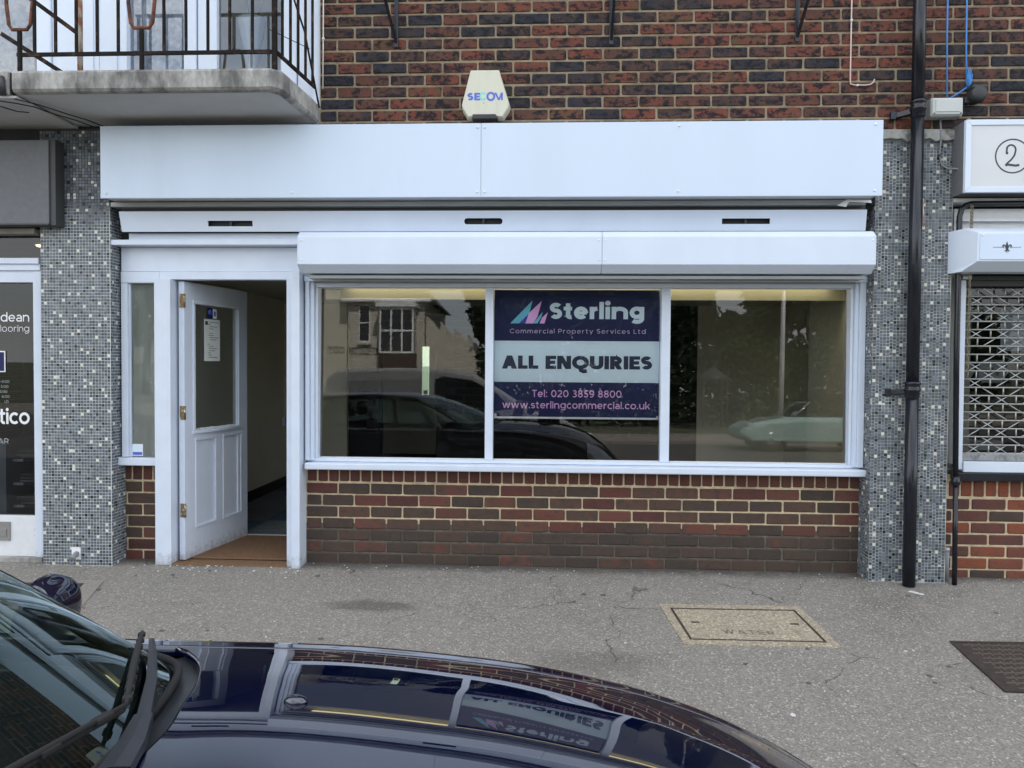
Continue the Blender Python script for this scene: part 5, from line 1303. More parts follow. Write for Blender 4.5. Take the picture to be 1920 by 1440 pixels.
def chipn(x, y, s):
    a = rr.uniform(0, 6); sheet(g, [(x + s * math.cos(a + t) * rr.uniform(.5, 1), y + s * math.sin(a + t) * rr.uniform(.5, 1)) for t in (0, 1.3, 2.7, 4.2, 5.3)][::1], .001, .004)
for k in range(46): chipn(rr.uniform(-2.55, -1.6), .12 - abs(rr.gauss(0, .10)) + rr.uniform(-.03, 0), rr.uniform(.004, .013))
for k in range(60): chipn(rr.uniform(-3.4, 3.2), .13 - abs(rr.gauss(0, .14)), rr.uniform(.003, .008))
for k in range(30): chipn(rr.uniform(-2.5, 2.8), rr.uniform(-1.9, -.1), rr.uniform(.003, .007))
for k in range(3): chipn(2.21 + .02 * k, -.20 - .02 * k, .022)
chipn(1.78, -1.08, .012); chipn(1.82, -1.07, .010); chipn(1.02, -1.75, .018)
tag(g.build('paint_chips', M['chip'], None, kind='stuff'), 'scattered white paint flakes on the pavement by the shop walls', 'paint flakes')
g = MB(); rr = random.Random(77)
for k in range(34):
    x, y, s = rr.uniform(-3.2, 3.0), rr.uniform(-2.1, .0), rr.uniform(.009, .02)
    sheet(g, [(x + s * math.cos(a) * rr.uniform(.75, 1.1), y + s * math.sin(a) * rr.uniform(.75, 1.1)) for a in (0, .8, 1.6, 2.4, 3.2, 4.0, 4.8, 5.6)], -.002, .0022)
tag(g.build('chewing_gum_spots', pmat('trodden gum', (.10, .098, .095), .8, var=.3), None, kind='stuff'), 'dark trodden gum spots on the grey pavement', 'gum spots')

# ------------------------------------------------------------------ the blue car at the kerb
def paint(name, c, metal=.25, coat_ior=1.55):
    mt = pmat(name, c, .32, metal, var=.03, coat=1.0)
    b = mt.node_tree.nodes['Principled BSDF']; b.inputs['Coat IOR'].default_value = coat_ior; b.inputs['Coat Roughness'].default_value = .015; b.inputs['Specular IOR Level'].default_value = .0
    return mt
M['blue'] = paint('navy metallic paint', (.0012, .0030, .021), .0, 1.95)
M['trim'] = pmat('black car plastic', (.020, .021, .024), .45, var=.12, vscale=30, bump=.12, bscale=220)
M['cowl'] = pmat('grey black scuttle plastic', (.036, .041, .050), .42, var=.15, vscale=14, bump=.1, bscale=160)
M['rubber'] = pmat('tyre rubber', (.015, .015, .015), .85, var=.2)
M['alloy'] = pmat('alloy wheel', (.45, .46, .48), .3, .8)
M['lamp_glass'] = pmat('headlamp lens', (.55, .57, .6), .08, .3, coat=1)
M['dash'] = pmat('dark dashboard', (.025, .026, .028), .7, var=.15)
M['tan'] = pmat('beige seat', (.16, .14, .11), .8)
def pch(xs, ys):
    xs, ys = np.array(xs, float), np.array(ys, float); h = np.diff(xs); d = np.diff(ys) / h; mm = np.zeros(len(xs))
    for i in range(1, len(xs) - 1):
        if d[i - 1] * d[i] > 0:
            w1, w2 = 2 * h[i] + h[i - 1], h[i] + 2 * h[i - 1]; mm[i] = (w1 + w2) / (w1 / d[i - 1] + w2 / d[i])
    mm[0], mm[-1] = d[0], d[-1]
    def f(x):
        x = min(max(x, xs[0]), xs[-1]); i = min(int(np.searchsorted(xs, x, 'right')) - 1, len(h) - 1); i = max(i, 0); t = (x - xs[i]) / h[i]
        return float((1 + 2 * t) * (1 - t) ** 2 * ys[i] + t * (1 - t) ** 2 * h[i] * mm[i] + t * t * (3 - 2 * t) * ys[i + 1] + t * t * (t - 1) * h[i] * mm[i + 1])
    return f
YC, ZR = -4.10, -.285
ws = pch([-3.6, -3.0, -1.2, -.9, -.5, -.15, .14, .30, .45, .62, .76, .86], [.74, .79, .80, .795, .80, .79, .755, .715, .655, .56, .45, .34])
zs = pch([-3.6, -3.0, -1.2, -.9, -.5, -.15, .14, .30, .45, .62, .76, .86], [1.00, 1.03, 1.03, 1.022, 1.020, 1.003, .972, .942, .895, .80, .68, .58])
crown = pch([0, .25, .50, .56, .62, .75, .90, 1.0], [.112, .104, .0825, .0755, .066, .044, .016, .0])
wm = pch([-3.6, -3.4, -3.0, -1.0, -.2, .3, .55, .72, .84, .90], [.70, .80, .86, .865, .865, .84, .77, .66, .52, .42])
def top(x, t): return (x, YC + ws(x) * t, ZR + zs(x) + crown(abs(t)) * (1 if x < .2 else max(.55, 1 - (x - .2) * .7)))
xr_ = pch([0, .1, .2, .36, .46, .575, .664, .80, .89, .93, .965], [-.518, -.519, -.522, -.551, -.572, -.606, -.640, -.706, -.764, -.827, -.896])
xr = lambda t: xr_(abs(t))
xf = lambda t: .60 - .16 * t * t
car = thing('parked_car', 'dark navy blue car parked at the kerb with its bonnet below the shop window', 'car', (-1.4, YC, ZR))
T = [-.9 + 1.8 * i / 96 for i in range(97)]; Sg = [i / 60 for i in range(61)]
rows = []
for k in range(61):
    s = k / 60; rows.append([top(xr(t) + (xf(t) - xr(t)) * s, t) for t in T])
g = MB(); g.grid(rows)
g.grid([rows[0], [(p[0] - .004, p[1], p[2] - .002) for p in rows[0]], [(p[0] - .0055, p[1], p[2] - .014) for p in rows[0]]])
for edge in (rows[-1], [r_[0] for r_ in rows], [r_[-1] for r_ in rows]):       # the turned down lips
    g.grid([edge, [(p[0], p[1], p[2] - .014) for p in edge]])
bon = g.build('bonnet', M['blue'], car, recalc=False)
g = MB(); g.lathe([(.019, -.001), (.0185, .005), (.014, .010), (.006, .0125)], (0, 0, 0), 16)
wn_ = link('washer_nozzle', g.mesh('washer_nozzle'), bon, at=(0, 0, 0)); wn_.data.materials.append(M['blue'])
g = MB()
for (r_, h_) in ((.019, -.003), (.0185, .005), (.013, .0105), (.005, .0125)): pass
nzx, nzy = -.388, -3.788; nzz = top(nzx, (nzy - YC) / ws(nzx))[2]
wn_.data.transform(Matrix.Translation((nzx, nzy, nzz)) @ Matrix.Diagonal((1.0, .72, .8, 1)))
for sd_ in (1, -1):
    g = MB(); rows = []
    xs_c = [-3.55 + .05 * i for i in range(88)]
    for x in [q for q in xs_c if q < .86]:
        row = []
        for t in (.906, .906, .93, .955, .98, 1.0):
            p = top(x, t); row.append((x, YC + sd_ * (p[1] - YC), p[2] - (.02 if not row else 0)))
        w0, z0 = ws(x), zs(x); w1 = max(wm(x), w0 + .005)
        for (f, z) in ((.12, z0 - .010), (.35, z0 - .035), (.7, z0 - .10), (.95, z0 - .22), (1.0, .58), (1.0, .40), (.9, .26), (.6, .18)):
            row.append((x, YC + sd_ * (w0 + (w1 - w0) * f if z > .3 else w1 - .03 * (1 if z > .2 else 3)), ZR + min(z, z0 - .01)))
        rows.append(row)
    g.grid(rows); g.build('side_panel', M['blue'], car, label='wing and door side towards the shop' if sd_ == 1 else None)
    # far wheels and near wheels
    for x in (.18, -2.42):
        y = YC + sd_ * .76
        g = MB(); g.lathe([(.20, -.10), (.30, -.105), (.318, -.08), (.318, .08), (.30, .105), (.20, .10)], (x, y, ZR + .318), 28, 'y'); wl = g.build('wheel', M['rubber'], car)
        g = MB(); g.lathe([(.205, sd_ * .05), (.205, sd_ * .112), (.17, sd_ * .098), (.04, sd_ * .104)], (x, y, ZR + .318), 20, 'y'); g.build('rim', M['alloy'], wl)
        g = MB(); g.lathe([(.36, -.09), (.36, .105)], (x, YC + sd_ * .758, ZR + .335), 28, 'y'); g.build('wheel_arch', M['trim'], car)
# nose, tail and floor
g = MB(); rows = []
for i in range(25):
    a = -1 + i / 12; c = math.cos(a * math.pi / 2) ** .6 if abs(a) < 1 else 0
    rows.append([(.845 + .05 * c * k2, YC + a * w, ZR + z) for (w, z, k2) in ((.50, .22, .6), (.52, .34, 1), (.50, .50, 1), (.44, .60, .6), (.34, .66, 0))])
g.grid(rows); g.build('front_bumper', M['blue'], car)
g = MB(); rows = []
for i in range(21):
    t = -.9 + 1.8 * i / 20; rows.append([top(xf(t) + .004 + (.85 - xf(t)) * s, t) for s in (0, .2, .4, .6, .8, 1)])
g.grid(rows); g.build('nose_panel', M['blue'], car)
for sd_ in (1, -1):
    g = MB(); rows = []
    for i in range(9):
        x = .42 + .045 * i; rows.append([(x + .012, YC + sd_ * (ws(x) + (max(wm(x), ws(x)) - ws(x)) * f + .006), ZR + zs(x) - dz) for f, dz in ((.1, .012), (.5, .05), (.85, .12), (.95, .17))])
    g.grid(rows); g.build('headlight', M['lamp_glass'], car)
g = MB(); g.box(-3.5, .8, YC - .70, YC + .70, ZR + .16, ZR + .30); g.box(-.62, .7, YC - .68, YC + .68, ZR + .30, ZR + .62); g.build('floor_pan', M['trim'], car)
g = MB(); g.grid([[(-3.56 - .04 * math.cos(a * 1.5), YC + a * w, ZR + z) for a in (-1, -.6, 0, .6, 1)] for w, z in ((.72, .25), (.80, .5), (.78, .8), (.74, 1.0))]); g.build('tailgate', M['blue'], car)
# scuttle, windscreen, roof
xb = lambda t: -.585 - .20 * t * t - .09 * t ** 8
WB = .74
def base(t): x = xb(t); p = top(x, min(1, t * WB / ws(x)) if t > 0 else max(-1, t * WB / ws(x))); return Vector((x, YC + WB * t, p[2] - .022))
def roofl(t): return Vector((-1.40 - .10 * t * t, YC + .60 * t, ZR + 1.425 - .055 * t * t))
def screen(t, s):
    p = base(t).lerp(roofl(t), s); n = Vector((.42, .10 * t, .9)).normalized(); return p + n * .035 * math.sin(math.pi * s)
T2_ = [-1 + i / 20 for i in range(41)]
g = MB(); g.grid([[tuple(screen(t, s / 24)) for t in T2_] for s in range(25)]); g.build('windscreen', M['windscreen'], car)
g = MB(); g.grid([[tuple(screen(t, s) - Vector((0, 0, .006))) for t in T2_] for s in (-.02, .035)]); g.build('screen_border', M['black'], car)
g = MB()
g.grid([[(xr(t * .9 / 1.0) + .02 - f * (xr(t * .9) + .02 - base(t)[0] + .02), YC + (ws(-.6) * .9 * t) * (1 - f) + base(t)[1] * f - YC * f, (top(xr(t * .9), t * .9)[2] - .020) * (1 - f) + (base(t)[2] - .008) * f - .010 * math.sin(math.pi * f)) for t in T2_] for f in (0, .2, .4, .6, .8, 1)])
g.build('scuttle_panel', M['cowl'], car)
g = MB(); g.tube([(base(t)[0] + .012, base(t)[1], base(t)[2] + .004) for t in T2_], .0075, 8); g.build('screen_seal', M['rubber'], car)
for sd_ in (1, -1):
    g = MB(); g.tube([tuple(screen(sd_, s / 12) + Vector((-.010, sd_ * .000, -.022))) for s in range(13)], .012, 10); g.build('windscreen_pillar', M['blue'], car)
    g = MB(); g.tube([tuple(screen(sd_ * .992, s / 12) + Vector((0, 0, -.001))) for s in range(13)], .004, 6); g.build('pillar_trim', M['rubber'], car)
    yb, yt = YC + sd_ * .765, YC + sd_ * .60
    g = MB(); g.add([(-1.02, yb, ZR + 1.03), (-2.0, yb, ZR + 1.035), (-2.0, yt, ZR + 1.385), (-1.56, yt, ZR + 1.365)], [(0, 1, 2, 3)]); g.build('side_glass', M['windscreen'], car)
    g = MB(); g.add([(-2.08, yb, ZR + 1.035), (-3.1, yb, ZR + 1.05), (-2.85, yt, ZR + 1.36), (-2.08, yt, ZR + 1.385)], [(0, 1, 2, 3)]); g.build('side_glass', M['windscreen'], car)
    for pts in (((-2.04, yb, ZR + 1.03), (-2.04, yt, ZR + 1.39)), ((-3.1, yb, ZR + 1.05), (-2.85, yt, ZR + 1.36))):
        g = MB(); g.tube(pts, .035, 8); g.build('door_pillar', M['blue'], car)
    g = MB(); g.tube([(-1.5, yt, ZR + 1.37), (-2.0, yt, ZR + 1.40), (-2.9, yt, ZR + 1.37)], .03, 8); g.build('roof_rail', M['blue'], car)
g = MB(); g.grid([[(x + (-.10 * t * t if k == 0 else 0), YC + .60 * t, ZR + z - .055 * t * t) for t in T2_] for k, (x, z) in enumerate(((-1.40, 1.425), (-1.55, 1.45), (-1.9, 1.475), (-2.3, 1.475), (-2.7, 1.445), (-2.95, 1.40)))]); g.build('roof', M['blue'], car)
g = MB(); g.grid([[(x, YC + w * t, ZR + z - .03 * t * t) for t in T2_] for x, z, w in ((-2.96, 1.395, .60), (-3.25, 1.22, .66), (-3.5, 1.02, .73))]); g.build('rear_screen', M['windscreen'], car)
g = MB(); g.prism([(-.76, ZR + .93), (-.92, ZR + 1.015), (-1.12, ZR + 1.035), (-1.30, ZR + 1.00), (-1.34, ZR + .80), (-.80, ZR + .70)], YC - .66, YC + .66); g.build('dashboard', M['dash'], car, .02)
g = MB(); g.prism([(-1.10, ZR + 1.03), (-1.20, ZR + 1.09), (-1.30, ZR + 1.07), (-1.30, ZR + 1.0)], YC - .52, YC - .18); g.build('instrument_hood', M['dash'], car, .01)
g = MB(); g.tube([(-1.50 - .08 * math.sin(R(a)), YC - .35 + .185 * math.cos(R(a)), ZR + 1.0 + .165 * math.sin(R(a))) for a in range(0, 360, 15)], .014, 8, closed=True); swl = g.build('steering_wheel', M['trim'], car)
g = MB(); g.bar((-1.5, YC - .53, ZR + 1.0), (-1.5, YC - .17, ZR + 1.0), .03); g.build('spoke', M['trim'], swl)
for y in (YC - .36, YC + .36):
    g = MB(); g.prism([(-1.75, ZR + .45), (-2.2, ZR + .42), (-2.38, ZR + 1.10), (-2.28, ZR + 1.12), (-2.10, ZR + .58), (-1.75, ZR + .58)], y - .24, y + .24); se = g.build('seat', M['tan'], car, .03)
    g = MB(); g.prism([(-2.33, ZR + 1.16), (-2.43, ZR + 1.16), (-2.46, ZR + 1.33), (-2.36, ZR + 1.33)], y - .12, y + .12); g.build('headrest', M['tan'], se, .02)
# wipers
def bladed(p0, p1, w, name, parent, mat='trim', sag=.012):
    g = MB(); n = 10; p0, p1 = Vector(p0), Vector(p1)
    pts = [p0.lerp(p1, i / n) + Vector((0, 0, sag * math.sin(math.pi * i / n))) for i in range(n + 1)]
    g.tube(pts, [w * (.75 + .5 * math.sin(math.pi * i / n)) for i in range(n + 1)], 6); return g.build(name, M[mat], parent)
def flat_arm(pts, ws_, name, parent):
    # a flat pressed arm: tapering strip with folded sides
    pts = [Vector(p) for p in pts]; g = MB(); rws = []
    for k, p in enumerate(pts):
        d = (pts[min(k + 1, len(pts) - 1)] - pts[max(k - 1, 0)]).normalized(); n = Vector((-d.y, d.x, 0)).normalized(); w = ws_[k] / 2
        rws.append([p - n * w - Vector((0, 0, .011)), p - n * w * .92, p + Vector((0, 0, .0018)), p + n * w * .92, p + n * w - Vector((0, 0, .011))])
    g.grid([[tuple(q) for q in r_] for r_ in rws], False); return g.build(name, M['arm'], parent)
M['arm'] = pmat('satin blue black arm', (.022, .025, .032), .36, var=.1)
w1 = flat_arm([(-.520, -4.060, .862), (-.540, -3.985, .858), (-.567, -3.905, .856)], [.040, .036, .026], 'wiper_arm', car)
flat_arm([(-.566, -3.908, .852), (-.640, -3.745, .838), (-.715, -3.600, .826), (-.775, -3.490, .808)], [.020, .018, .015, .011], 'arm_rod', w1)
def blade(p0, p1, w, parent):
    bladed(p0, p1, .0042, 'wiper_blade', parent, 'rubber', .006)
    p0 = Vector(p0) + Vector((.004, 0, .009)); p1 = Vector(p1) + Vector((.004, 0, .009))
    bladed(p0, p1, .0045, 'blade_spine', parent, 'rubber', .006)
    for k in range(9):
        p = p0.lerp(p1, (k + .5) / 9); g = MB(); g.bar(p - (p1 - p0) * .018, p + (p1 - p0) * .018, .014, .008); g.build('blade_claw', M['rubber'], parent, .002)
blade((-.610, -3.880, .848), (-.822, -3.445, .796), 1, w1)
w2 = flat_arm([(-.545, -4.640, .850), (-.575, -4.52, .862), (-.64, -4.25, .892)], [.036, .028, .016], 'wiper_arm', car)
blade((-.585, -3.925, .868), (-.690, -4.76, .905), 1, w2)
# door mirror on the shop side
mr_ = MB(); rows = []
cx_, cy_, cz_ = -1.215, -3.135, .748
def sp(v, p): return math.copysign(abs(v) ** p, v)
for i in range(17):
    a = -math.pi / 2 + math.pi * i / 16
    rows.append([(cx_ + .046 * sp(math.cos(a), .75) * sp(math.cos(b), .8), cy_ + .090 * sp(math.cos(a), .75) * sp(math.sin(b), .8), cz_ + .072 * sp(math.sin(a), .85) - .008 * math.cos(b)) for b in [2 * math.pi * k / 28 for k in range(29)]])
mr_.grid(rows); mir = mr_.build('door_mirror', M['blue'], car)
g = MB(); g.grid([[(cx_ - .010 + .042 * sp(math.cos(a), .75) * sp(math.cos(b), .8), cy_ - .024 + .082 * sp(math.cos(a), .75) * sp(math.sin(b), .8), cz_ - .030 + .062 * sp(math.sin(a), .85)) for b in [2 * math.pi * k / 24 for k in range(25)]] for a in [-math.pi / 2 + math.pi * i / 12 for i in range(13)]]); g.build('mirror_base', M['trim'], mir)
g = MB(); g.bar((-1.20, -3.26, .70), (-1.23, -3.19, .70), .04, .03); g.build('mirror_arm', M['trim'], mir, .006)

# ------------------------------------------------------------------ across the street, seen mirrored in the glass
def wheel(parent, x, y, r, out):
    g = MB(); g.lathe([(r * .62, -.09), (r * .95, -.10), (r, -.07), (r, .07), (r * .95, .10), (r * .62, .09)], (x, y, ZR + r), 26, 'y'); w = g.build('wheel', M['rubber'], parent)
    g = MB(); g.lathe([(r * .64, out * .04), (r * .64, out * .108), (r * .5, out * .09), (r * .12, out * .10)], (x, y, ZR + r), 20, 'y'); g.build('rim', M['alloy'], w)
silver = paint('silver grey van paint', (.36, .375, .385), .2)
van = thing('parked_van', 'silver grey small panel van parked across the road, mirrored in the left pane', 'van', (-1.6, -8.5, ZR))
pv = [(-3.86, .38), (-3.90, 1.10), (-3.80, 1.72), (-3.62, 1.84), (-2.6, 1.88), (-1.75, 1.87), (-1.25, 1.78), (-.80, 1.50), (-.28, 1.17), (.22, 1.04), (.47, .90), (.58, .66), (.58, .36), (.45, .25), (-3.8, .25)]
g = MB()
def vring(y, s): 
    return [(-1.65 + (x + 1.65) * s, y, ZR + (z if z < 1.1 else 1.1 + (z - 1.1) * (1 if s == 1 else .97))) for x, z in pv]
rws = [vring(-9.40, .97), vring(-9.34, 1), vring(-7.66, 1), vring(-7.60, .97)]
n = len(pv); g.add([p for r_ in rws for p in r_], [tuple(range(n))[::-1], tuple(range(3 * n, 4 * n))] + [(a * n + i, a * n + (i + 1) % n, (a + 1) * n + (i + 1) % n, (a + 1) * n + i) for a in range(3) for i in range(n)])
g.build('body', silver, van, .05)
vg = pmat('van window glass', (.012, .014, .016), .06, coat=1)
g = MB(); g.prism([(-1.95, 1.20), (-1.93, 1.68), (-1.80, 1.74), (-1.30, 1.68), (-.90, 1.46), (-.62, 1.20), (-1.2, 1.13)], -7.607, -7.585); o = g.build('side_window', vg, van, .01); o.location.z += ZR
g = MB(); g.prism([(-3.60, 1.22), (-3.52, 1.66), (-2.05, 1.70), (-2.05, 1.18), (-3.3, 1.12)], -7.603, -7.591); o = g.build('panel_recess', paint('silver grey panel', (.26, .28, .29), .2), van, .02); o.location.z += ZR
g = MB(); g.add([(-1.16, -9.2, ZR + 1.765), (-1.16, -7.75, ZR + 1.765), (-.26, -7.70, ZR + 1.20), (-.26, -9.25, ZR + 1.20)], [(0, 1, 2, 3)]); g.build('windscreen', vg, van, thick=.012)
g = MB(); g.prism([(.10, .80), (.16, 1.0), (.34, .96), (.50, .80), (.52, .72)], -7.615, -7.57); o = g.build('headlight', M['lamp_glass'], van, .012); o.location.z += ZR
g = MB(); g.box(-.55, -.42, -7.60, -7.40, ZR + 1.12, ZR + 1.34); g.build('door_mirror', M['trim'], van, .03)
g = MB(); g.box(-1.1, -.95, -7.615, -7.592, ZR + 1.0, ZR + 1.03); g.build('door_handle', M['trim'], van, .005)
for x in (-.1, -2.95):
    for y, o_ in ((-7.70, 1), (-9.30, -1)): wheel(van, x, y, .32, o_)
rd = thing('parked_roadster', 'pale green open roadster parked across the road, mirrored in the right pane', 'car', (6.9, -15.5, ZR))
teal = paint('pale green paint', (.42, .60, .56), .1)
pr2 = [(2.72, .42), (2.78, .62), (3.05, .74), (3.6, .84), (4.15, .90), (5.6, .90), (6.3, .86), (6.72, .72), (6.78, .42), (6.6, .26), (2.9, .26)]
g = MB(); n = len(pr2)
rws = [[(4.7 + (x - 4.7) * s, y, ZR + z * q) for x, z in pr2] for y, s, q in ((-8.20, .93, .93), (-8.05, 1, 1), (-6.65, 1, 1), (-6.50, .93, .93))]
g.add([p for r_ in rws for p in r_], [tuple(range(n))[::-1], tuple(range(3 * n, 4 * n))] + [(a * n + i, a * n + (i + 1) % n, (a + 1) * n + (i + 1) % n, (a + 1) * n + i) for a in range(3) for i in range(n)]); g.build('body', teal, rd, .06)
g = MB(); g.add([(4.12, -8.0, ZR + .90), (4.12, -6.7, ZR + .90), (4.55, -6.8, ZR + 1.27), (4.55, -7.9, ZR + 1.27)], [(0, 1, 2, 3)]); wf = g.build('windscreen', M['windscreen'], rd)
g = MB(); g.tube([(4.12, -6.68, ZR + .90), (4.55, -6.78, ZR + 1.27), (4.55, -7.92, ZR + 1.27), (4.12, -8.02, ZR + .90)], .022, 8); g.build('frame', M['alloy'], wf)
g = MB(); g.lathe([(.10, -.03), (.10, .02), (.06, .05)], (2.98, -6.60, ZR + .66), 16, 'y'); g.build('headlight', M['lamp_glass'], rd)
g = MB(); g.lathe([(.40, -.05), (.40, .012)], (3.52, -6.52, ZR + .33), 26, 'y'); g.build('wheel_arch', M['trim'], rd)
for x in (3.52, 6.0):
    for y, o_ in ((-6.60, 1), (-8.10, -1)): wheel(rd, x, y, .31, o_)
for o in [rd] + list(rd.children_recursive):
    if o.data:
        o.data = o.data.copy() if o.data.users > 1 else o.data
        o.data.transform(Matrix.Translation((2.2, -8.2, 0)))
tr_ = thing('trestle', 'white folding trestle standing in front of the silver van, mirrored in the middle pane', 'trestle', (.75, -6.9, ZR))
for a, b in (((.66, -6.8, ZR + .80), (.95, -6.75, ZR)), ((.66, -6.8, ZR + .72), (.48, -6.9, ZR)), ((.66, -7.2, ZR + .80), (.95, -7.25, ZR)), ((.66, -7.2, ZR + .72), (.48, -7.1, ZR))):
    g = MB(); g.bar(a, b, .045, .02); g.build('leg', M['vinyl'], tr_)
g = MB(); g.bar((.66, -6.76, ZR + .80), (.66, -7.24, ZR + .80), .05); g.build('top_bar', M['vinyl'], tr_)

# ------------------------------------------------------------------ the photographer
ph_ = thing('person', 'person in a dark navy jacket and trousers holding up a phone beside the blue car', 'person', (.0, -5.42, ZR))
def skin_body(name, joints, edges, mat, parent, sub=2):
    me = bpy.data.meshes.new(name); me.from_pydata([j[:3] for j in joints], edges, []); me.materials.append(mat)
    o = link(name, me, parent)
    sk = o.modifiers.new('skin', 'SKIN'); sk.use_smooth_shade = True
    for i, j in enumerate(joints): o.data.skin_vertices[0].data[i].radius = (j[3], j[4] if len(j) > 4 else j[3])
    o.data.skin_vertices[0].data[0].use_root = True
    sb_ = o.modifiers.new('sub', 'SUBSURF'); sb_.levels = sub; sb_.render_levels = sub
    return o
PY = -5.42
z_ = lambda h: ZR + h
jn = [(0, PY, z_(.96), .15, .11), (0, PY, z_(1.18), .145, .10), (0, PY, z_(1.36), .165, .11), (0, PY, z_(1.48), .06, .06),
      (.09, PY, z_(.90), .095), (.11, PY + .01, z_(.50), .065), (.11, PY - .01, z_(.09), .048), (.12, PY + .12, z_(.04), .04),
      (-.09, PY, z_(.90), .095), (-.11, PY + .01, z_(.50), .065), (-.11, PY - .01, z_(.09), .048), (-.12, PY + .12, z_(.04), .04),
      (.19, PY, z_(1.40), .07), (.27, PY + .05, z_(1.17), .05), (.12, PY + .27, z_(1.40), .038),
      (-.19, PY, z_(1.40), .07), (-.27, PY + .05, z_(1.17), .05), (-.12, PY + .27, z_(1.40), .038)]
ed = [(0, 1), (1, 2), (2, 3), (0, 4), (4, 5), (5, 6), (6, 7), (0, 8), (8, 9), (9, 10), (10, 11), (2, 12), (12, 13), (13, 14), (2, 15), (15, 16), (16, 17)]
cloth = pmat('navy jacket cloth', (.016, .018, .028), .9, var=.2); flesh = pmat('skin', (.46, .29, .22), .55, var=.05)
skin_body('body', jn, ed, cloth, ph_)
g = MB(); rows = []
for i in range(15):
    a = -math.pi / 2 + math.pi * i / 14; rows.append([(.072 * math.cos(a) * math.cos(b), PY + .02 + .092 * math.cos(a) * math.sin(b) + (.012 if abs(b - math.pi / 2) < .25 and -.3 < a < .1 else 0), z_(1.635) + .115 * math.sin(a)) for b in [2 * math.pi * k / 24 for k in range(25)]])
g.grid(rows); hd = g.build('head', flesh, ph_)
g = MB(); g.tube([(0, PY + .0, z_(1.50)), (0, PY + .01, z_(1.56))], .048, 12); g.build('neck', flesh, hd)
g = MB(); g.grid([[(.08 * math.cos(a) * math.cos(b), PY + .008 + .098 * math.cos(a) * math.sin(b) - .012, z_(1.652) + .118 * math.sin(a)) for b in [math.pi * .98 + math.pi * 1.04 * k / 20 for k in range(21)]] for a in [-.5 + 2.07 * i / 10 for i in range(11)]])
g.grid([[(.078 * math.cos(a) * math.cos(b), PY + .012 + .098 * math.cos(a) * math.sin(b), z_(1.650) + .118 * math.sin(a)) for b in [2 * math.pi * k / 24 for k in range(25)]] for a in [.62 + .95 * i / 6 for i in range(7)]]); g.build('hair', pmat('dark hair', (.03, .022, .016), .7), hd)
for s in (1, -1):
    g = MB(); g.lathe([(.008, 0), (.012, .006), (.006, .012)], (s * .028, PY + .098, z_(1.645)), 8, 'y'); g.build('eye', M['black'], hd)
    g = MB(); g.lathe([(.012, -.01), (.026, 0), (.012, .01)], (s * .073, PY + .01, z_(1.63)), 10, 'x'); g.build('ear', flesh, hd)
g = MB(); g.bar((-.022, PY + .104, z_(1.575)), (.022, PY + .104, z_(1.575)), .006, .008); g.build('mouth', pmat('lip', (.3, .12, .1), .5), hd)
HX = .085; HY = PY + .30; HZ = z_(1.45)
for s in (1, -1):
    hj = [(s * .115, PY + .275, z_(1.41), .028, .02), (s * .098, PY + .30, z_(1.435), .034, .018), (s * .088, PY + .315, z_(1.46), .030, .016)]; he = [(0, 1), (1, 2)]
    for q in range(4):
        b0 = len(hj); zz = z_(1.42 + .021 * q); L = (.85, 1, 1.05, .95)[q]
        hj += [(s * .088, PY + .325, zz + .004, .0095), (s * (.088 - .024 * L), PY + .352, zz + .004, .0085), (s * (.088 - .046 * L), PY + .350, zz + .004, .0075)]; he += [(1 if q < 2 else 2, b0), (b0, b0 + 1), (b0 + 1, b0 + 2)]
    b0 = len(hj); hj += [(s * .098, PY + .292, z_(1.468), .0105), (s * .075, PY + .300, z_(1.485), .009), (s * .052, PY + .308, z_(1.488), .008)]; he += [(1, b0), (b0, b0 + 1), (b0 + 1, b0 + 2)]
    skin_body('hand', hj, he, flesh, ph_, 1)
pho = thing('phone', 'black phone held up in both hands of the person in the dark jacket', 'phone', (0, PY + .33, z_(1.45)))
part('case', M['black'], pho, (-.078, .078, PY + .331, PY + .339, z_(1.412), z_(1.488)), bevel=.003); part('screen', vg, pho, (-.072, .072, PY + .3285, PY + .3308, z_(1.416), z_(1.484)), bevel=0)

# ------------------------------------------------------------------ far side of the street
render_w = pmat('cream render wall', (.56, .53, .45), .9, var=.06, vscale=1.2, c2=(.40, .38, .33), lo=.58, hi=.8, dscale=.8)
FYB = -34.7
wb = thing('corner_building', 'cream rendered building with a bay window across the road, mirrored in the left pane', 'building', (-10, FYB - 4, -.2))
part('wall', render_w, wb, (-16, -10.62, FYB - 8, FYB - .5, -.25, 8.5), bevel=0)
part('wall', render_w, wb, (-10.6, -6.55, FYB - 8, FYB, -.25, 6.15), bevel=0)
g = MB(); g.prism([(-10.9, 6.15), (-6.2, 6.15), (-7.6, 7.6), (-10.9, 7.6)], FYB - 8.3, FYB + .35); g.build('roof', pmat('slate roof', (.09, .09, .10), .7), wb)
part('eaves', M['vinyl'], wb, (-10.9, -6.2, FYB + .02, FYB + .40, 5.98, 6.145), bevel=0)
fw_ = part('window', M['vinyl'], wb, (-10.02, -9.42, FYB + .005, FYB + .06, 3.85, 5.85), bevel=0)
part('pane', vg, fw_, (-9.96, -9.48, FYB + .061, FYB + .07, 3.95, 5.80), bevel=0)
part('sill', render_w, fw_, (-10.1, -9.34, FYB + .005, FYB + .15, 3.74, 3.845), bevel=0)
part('sash_bar', M['vinyl'], fw_, (-9.96, -9.48, FYB + .071, FYB + .08, 4.85, 4.92), bevel=0)
by = MB(); by.box(-8.72, -6.95, FYB + .005, FYB + 1.0, 3.25, 5.62); bw = by.build('bay_window', M['vinyl'], wb)
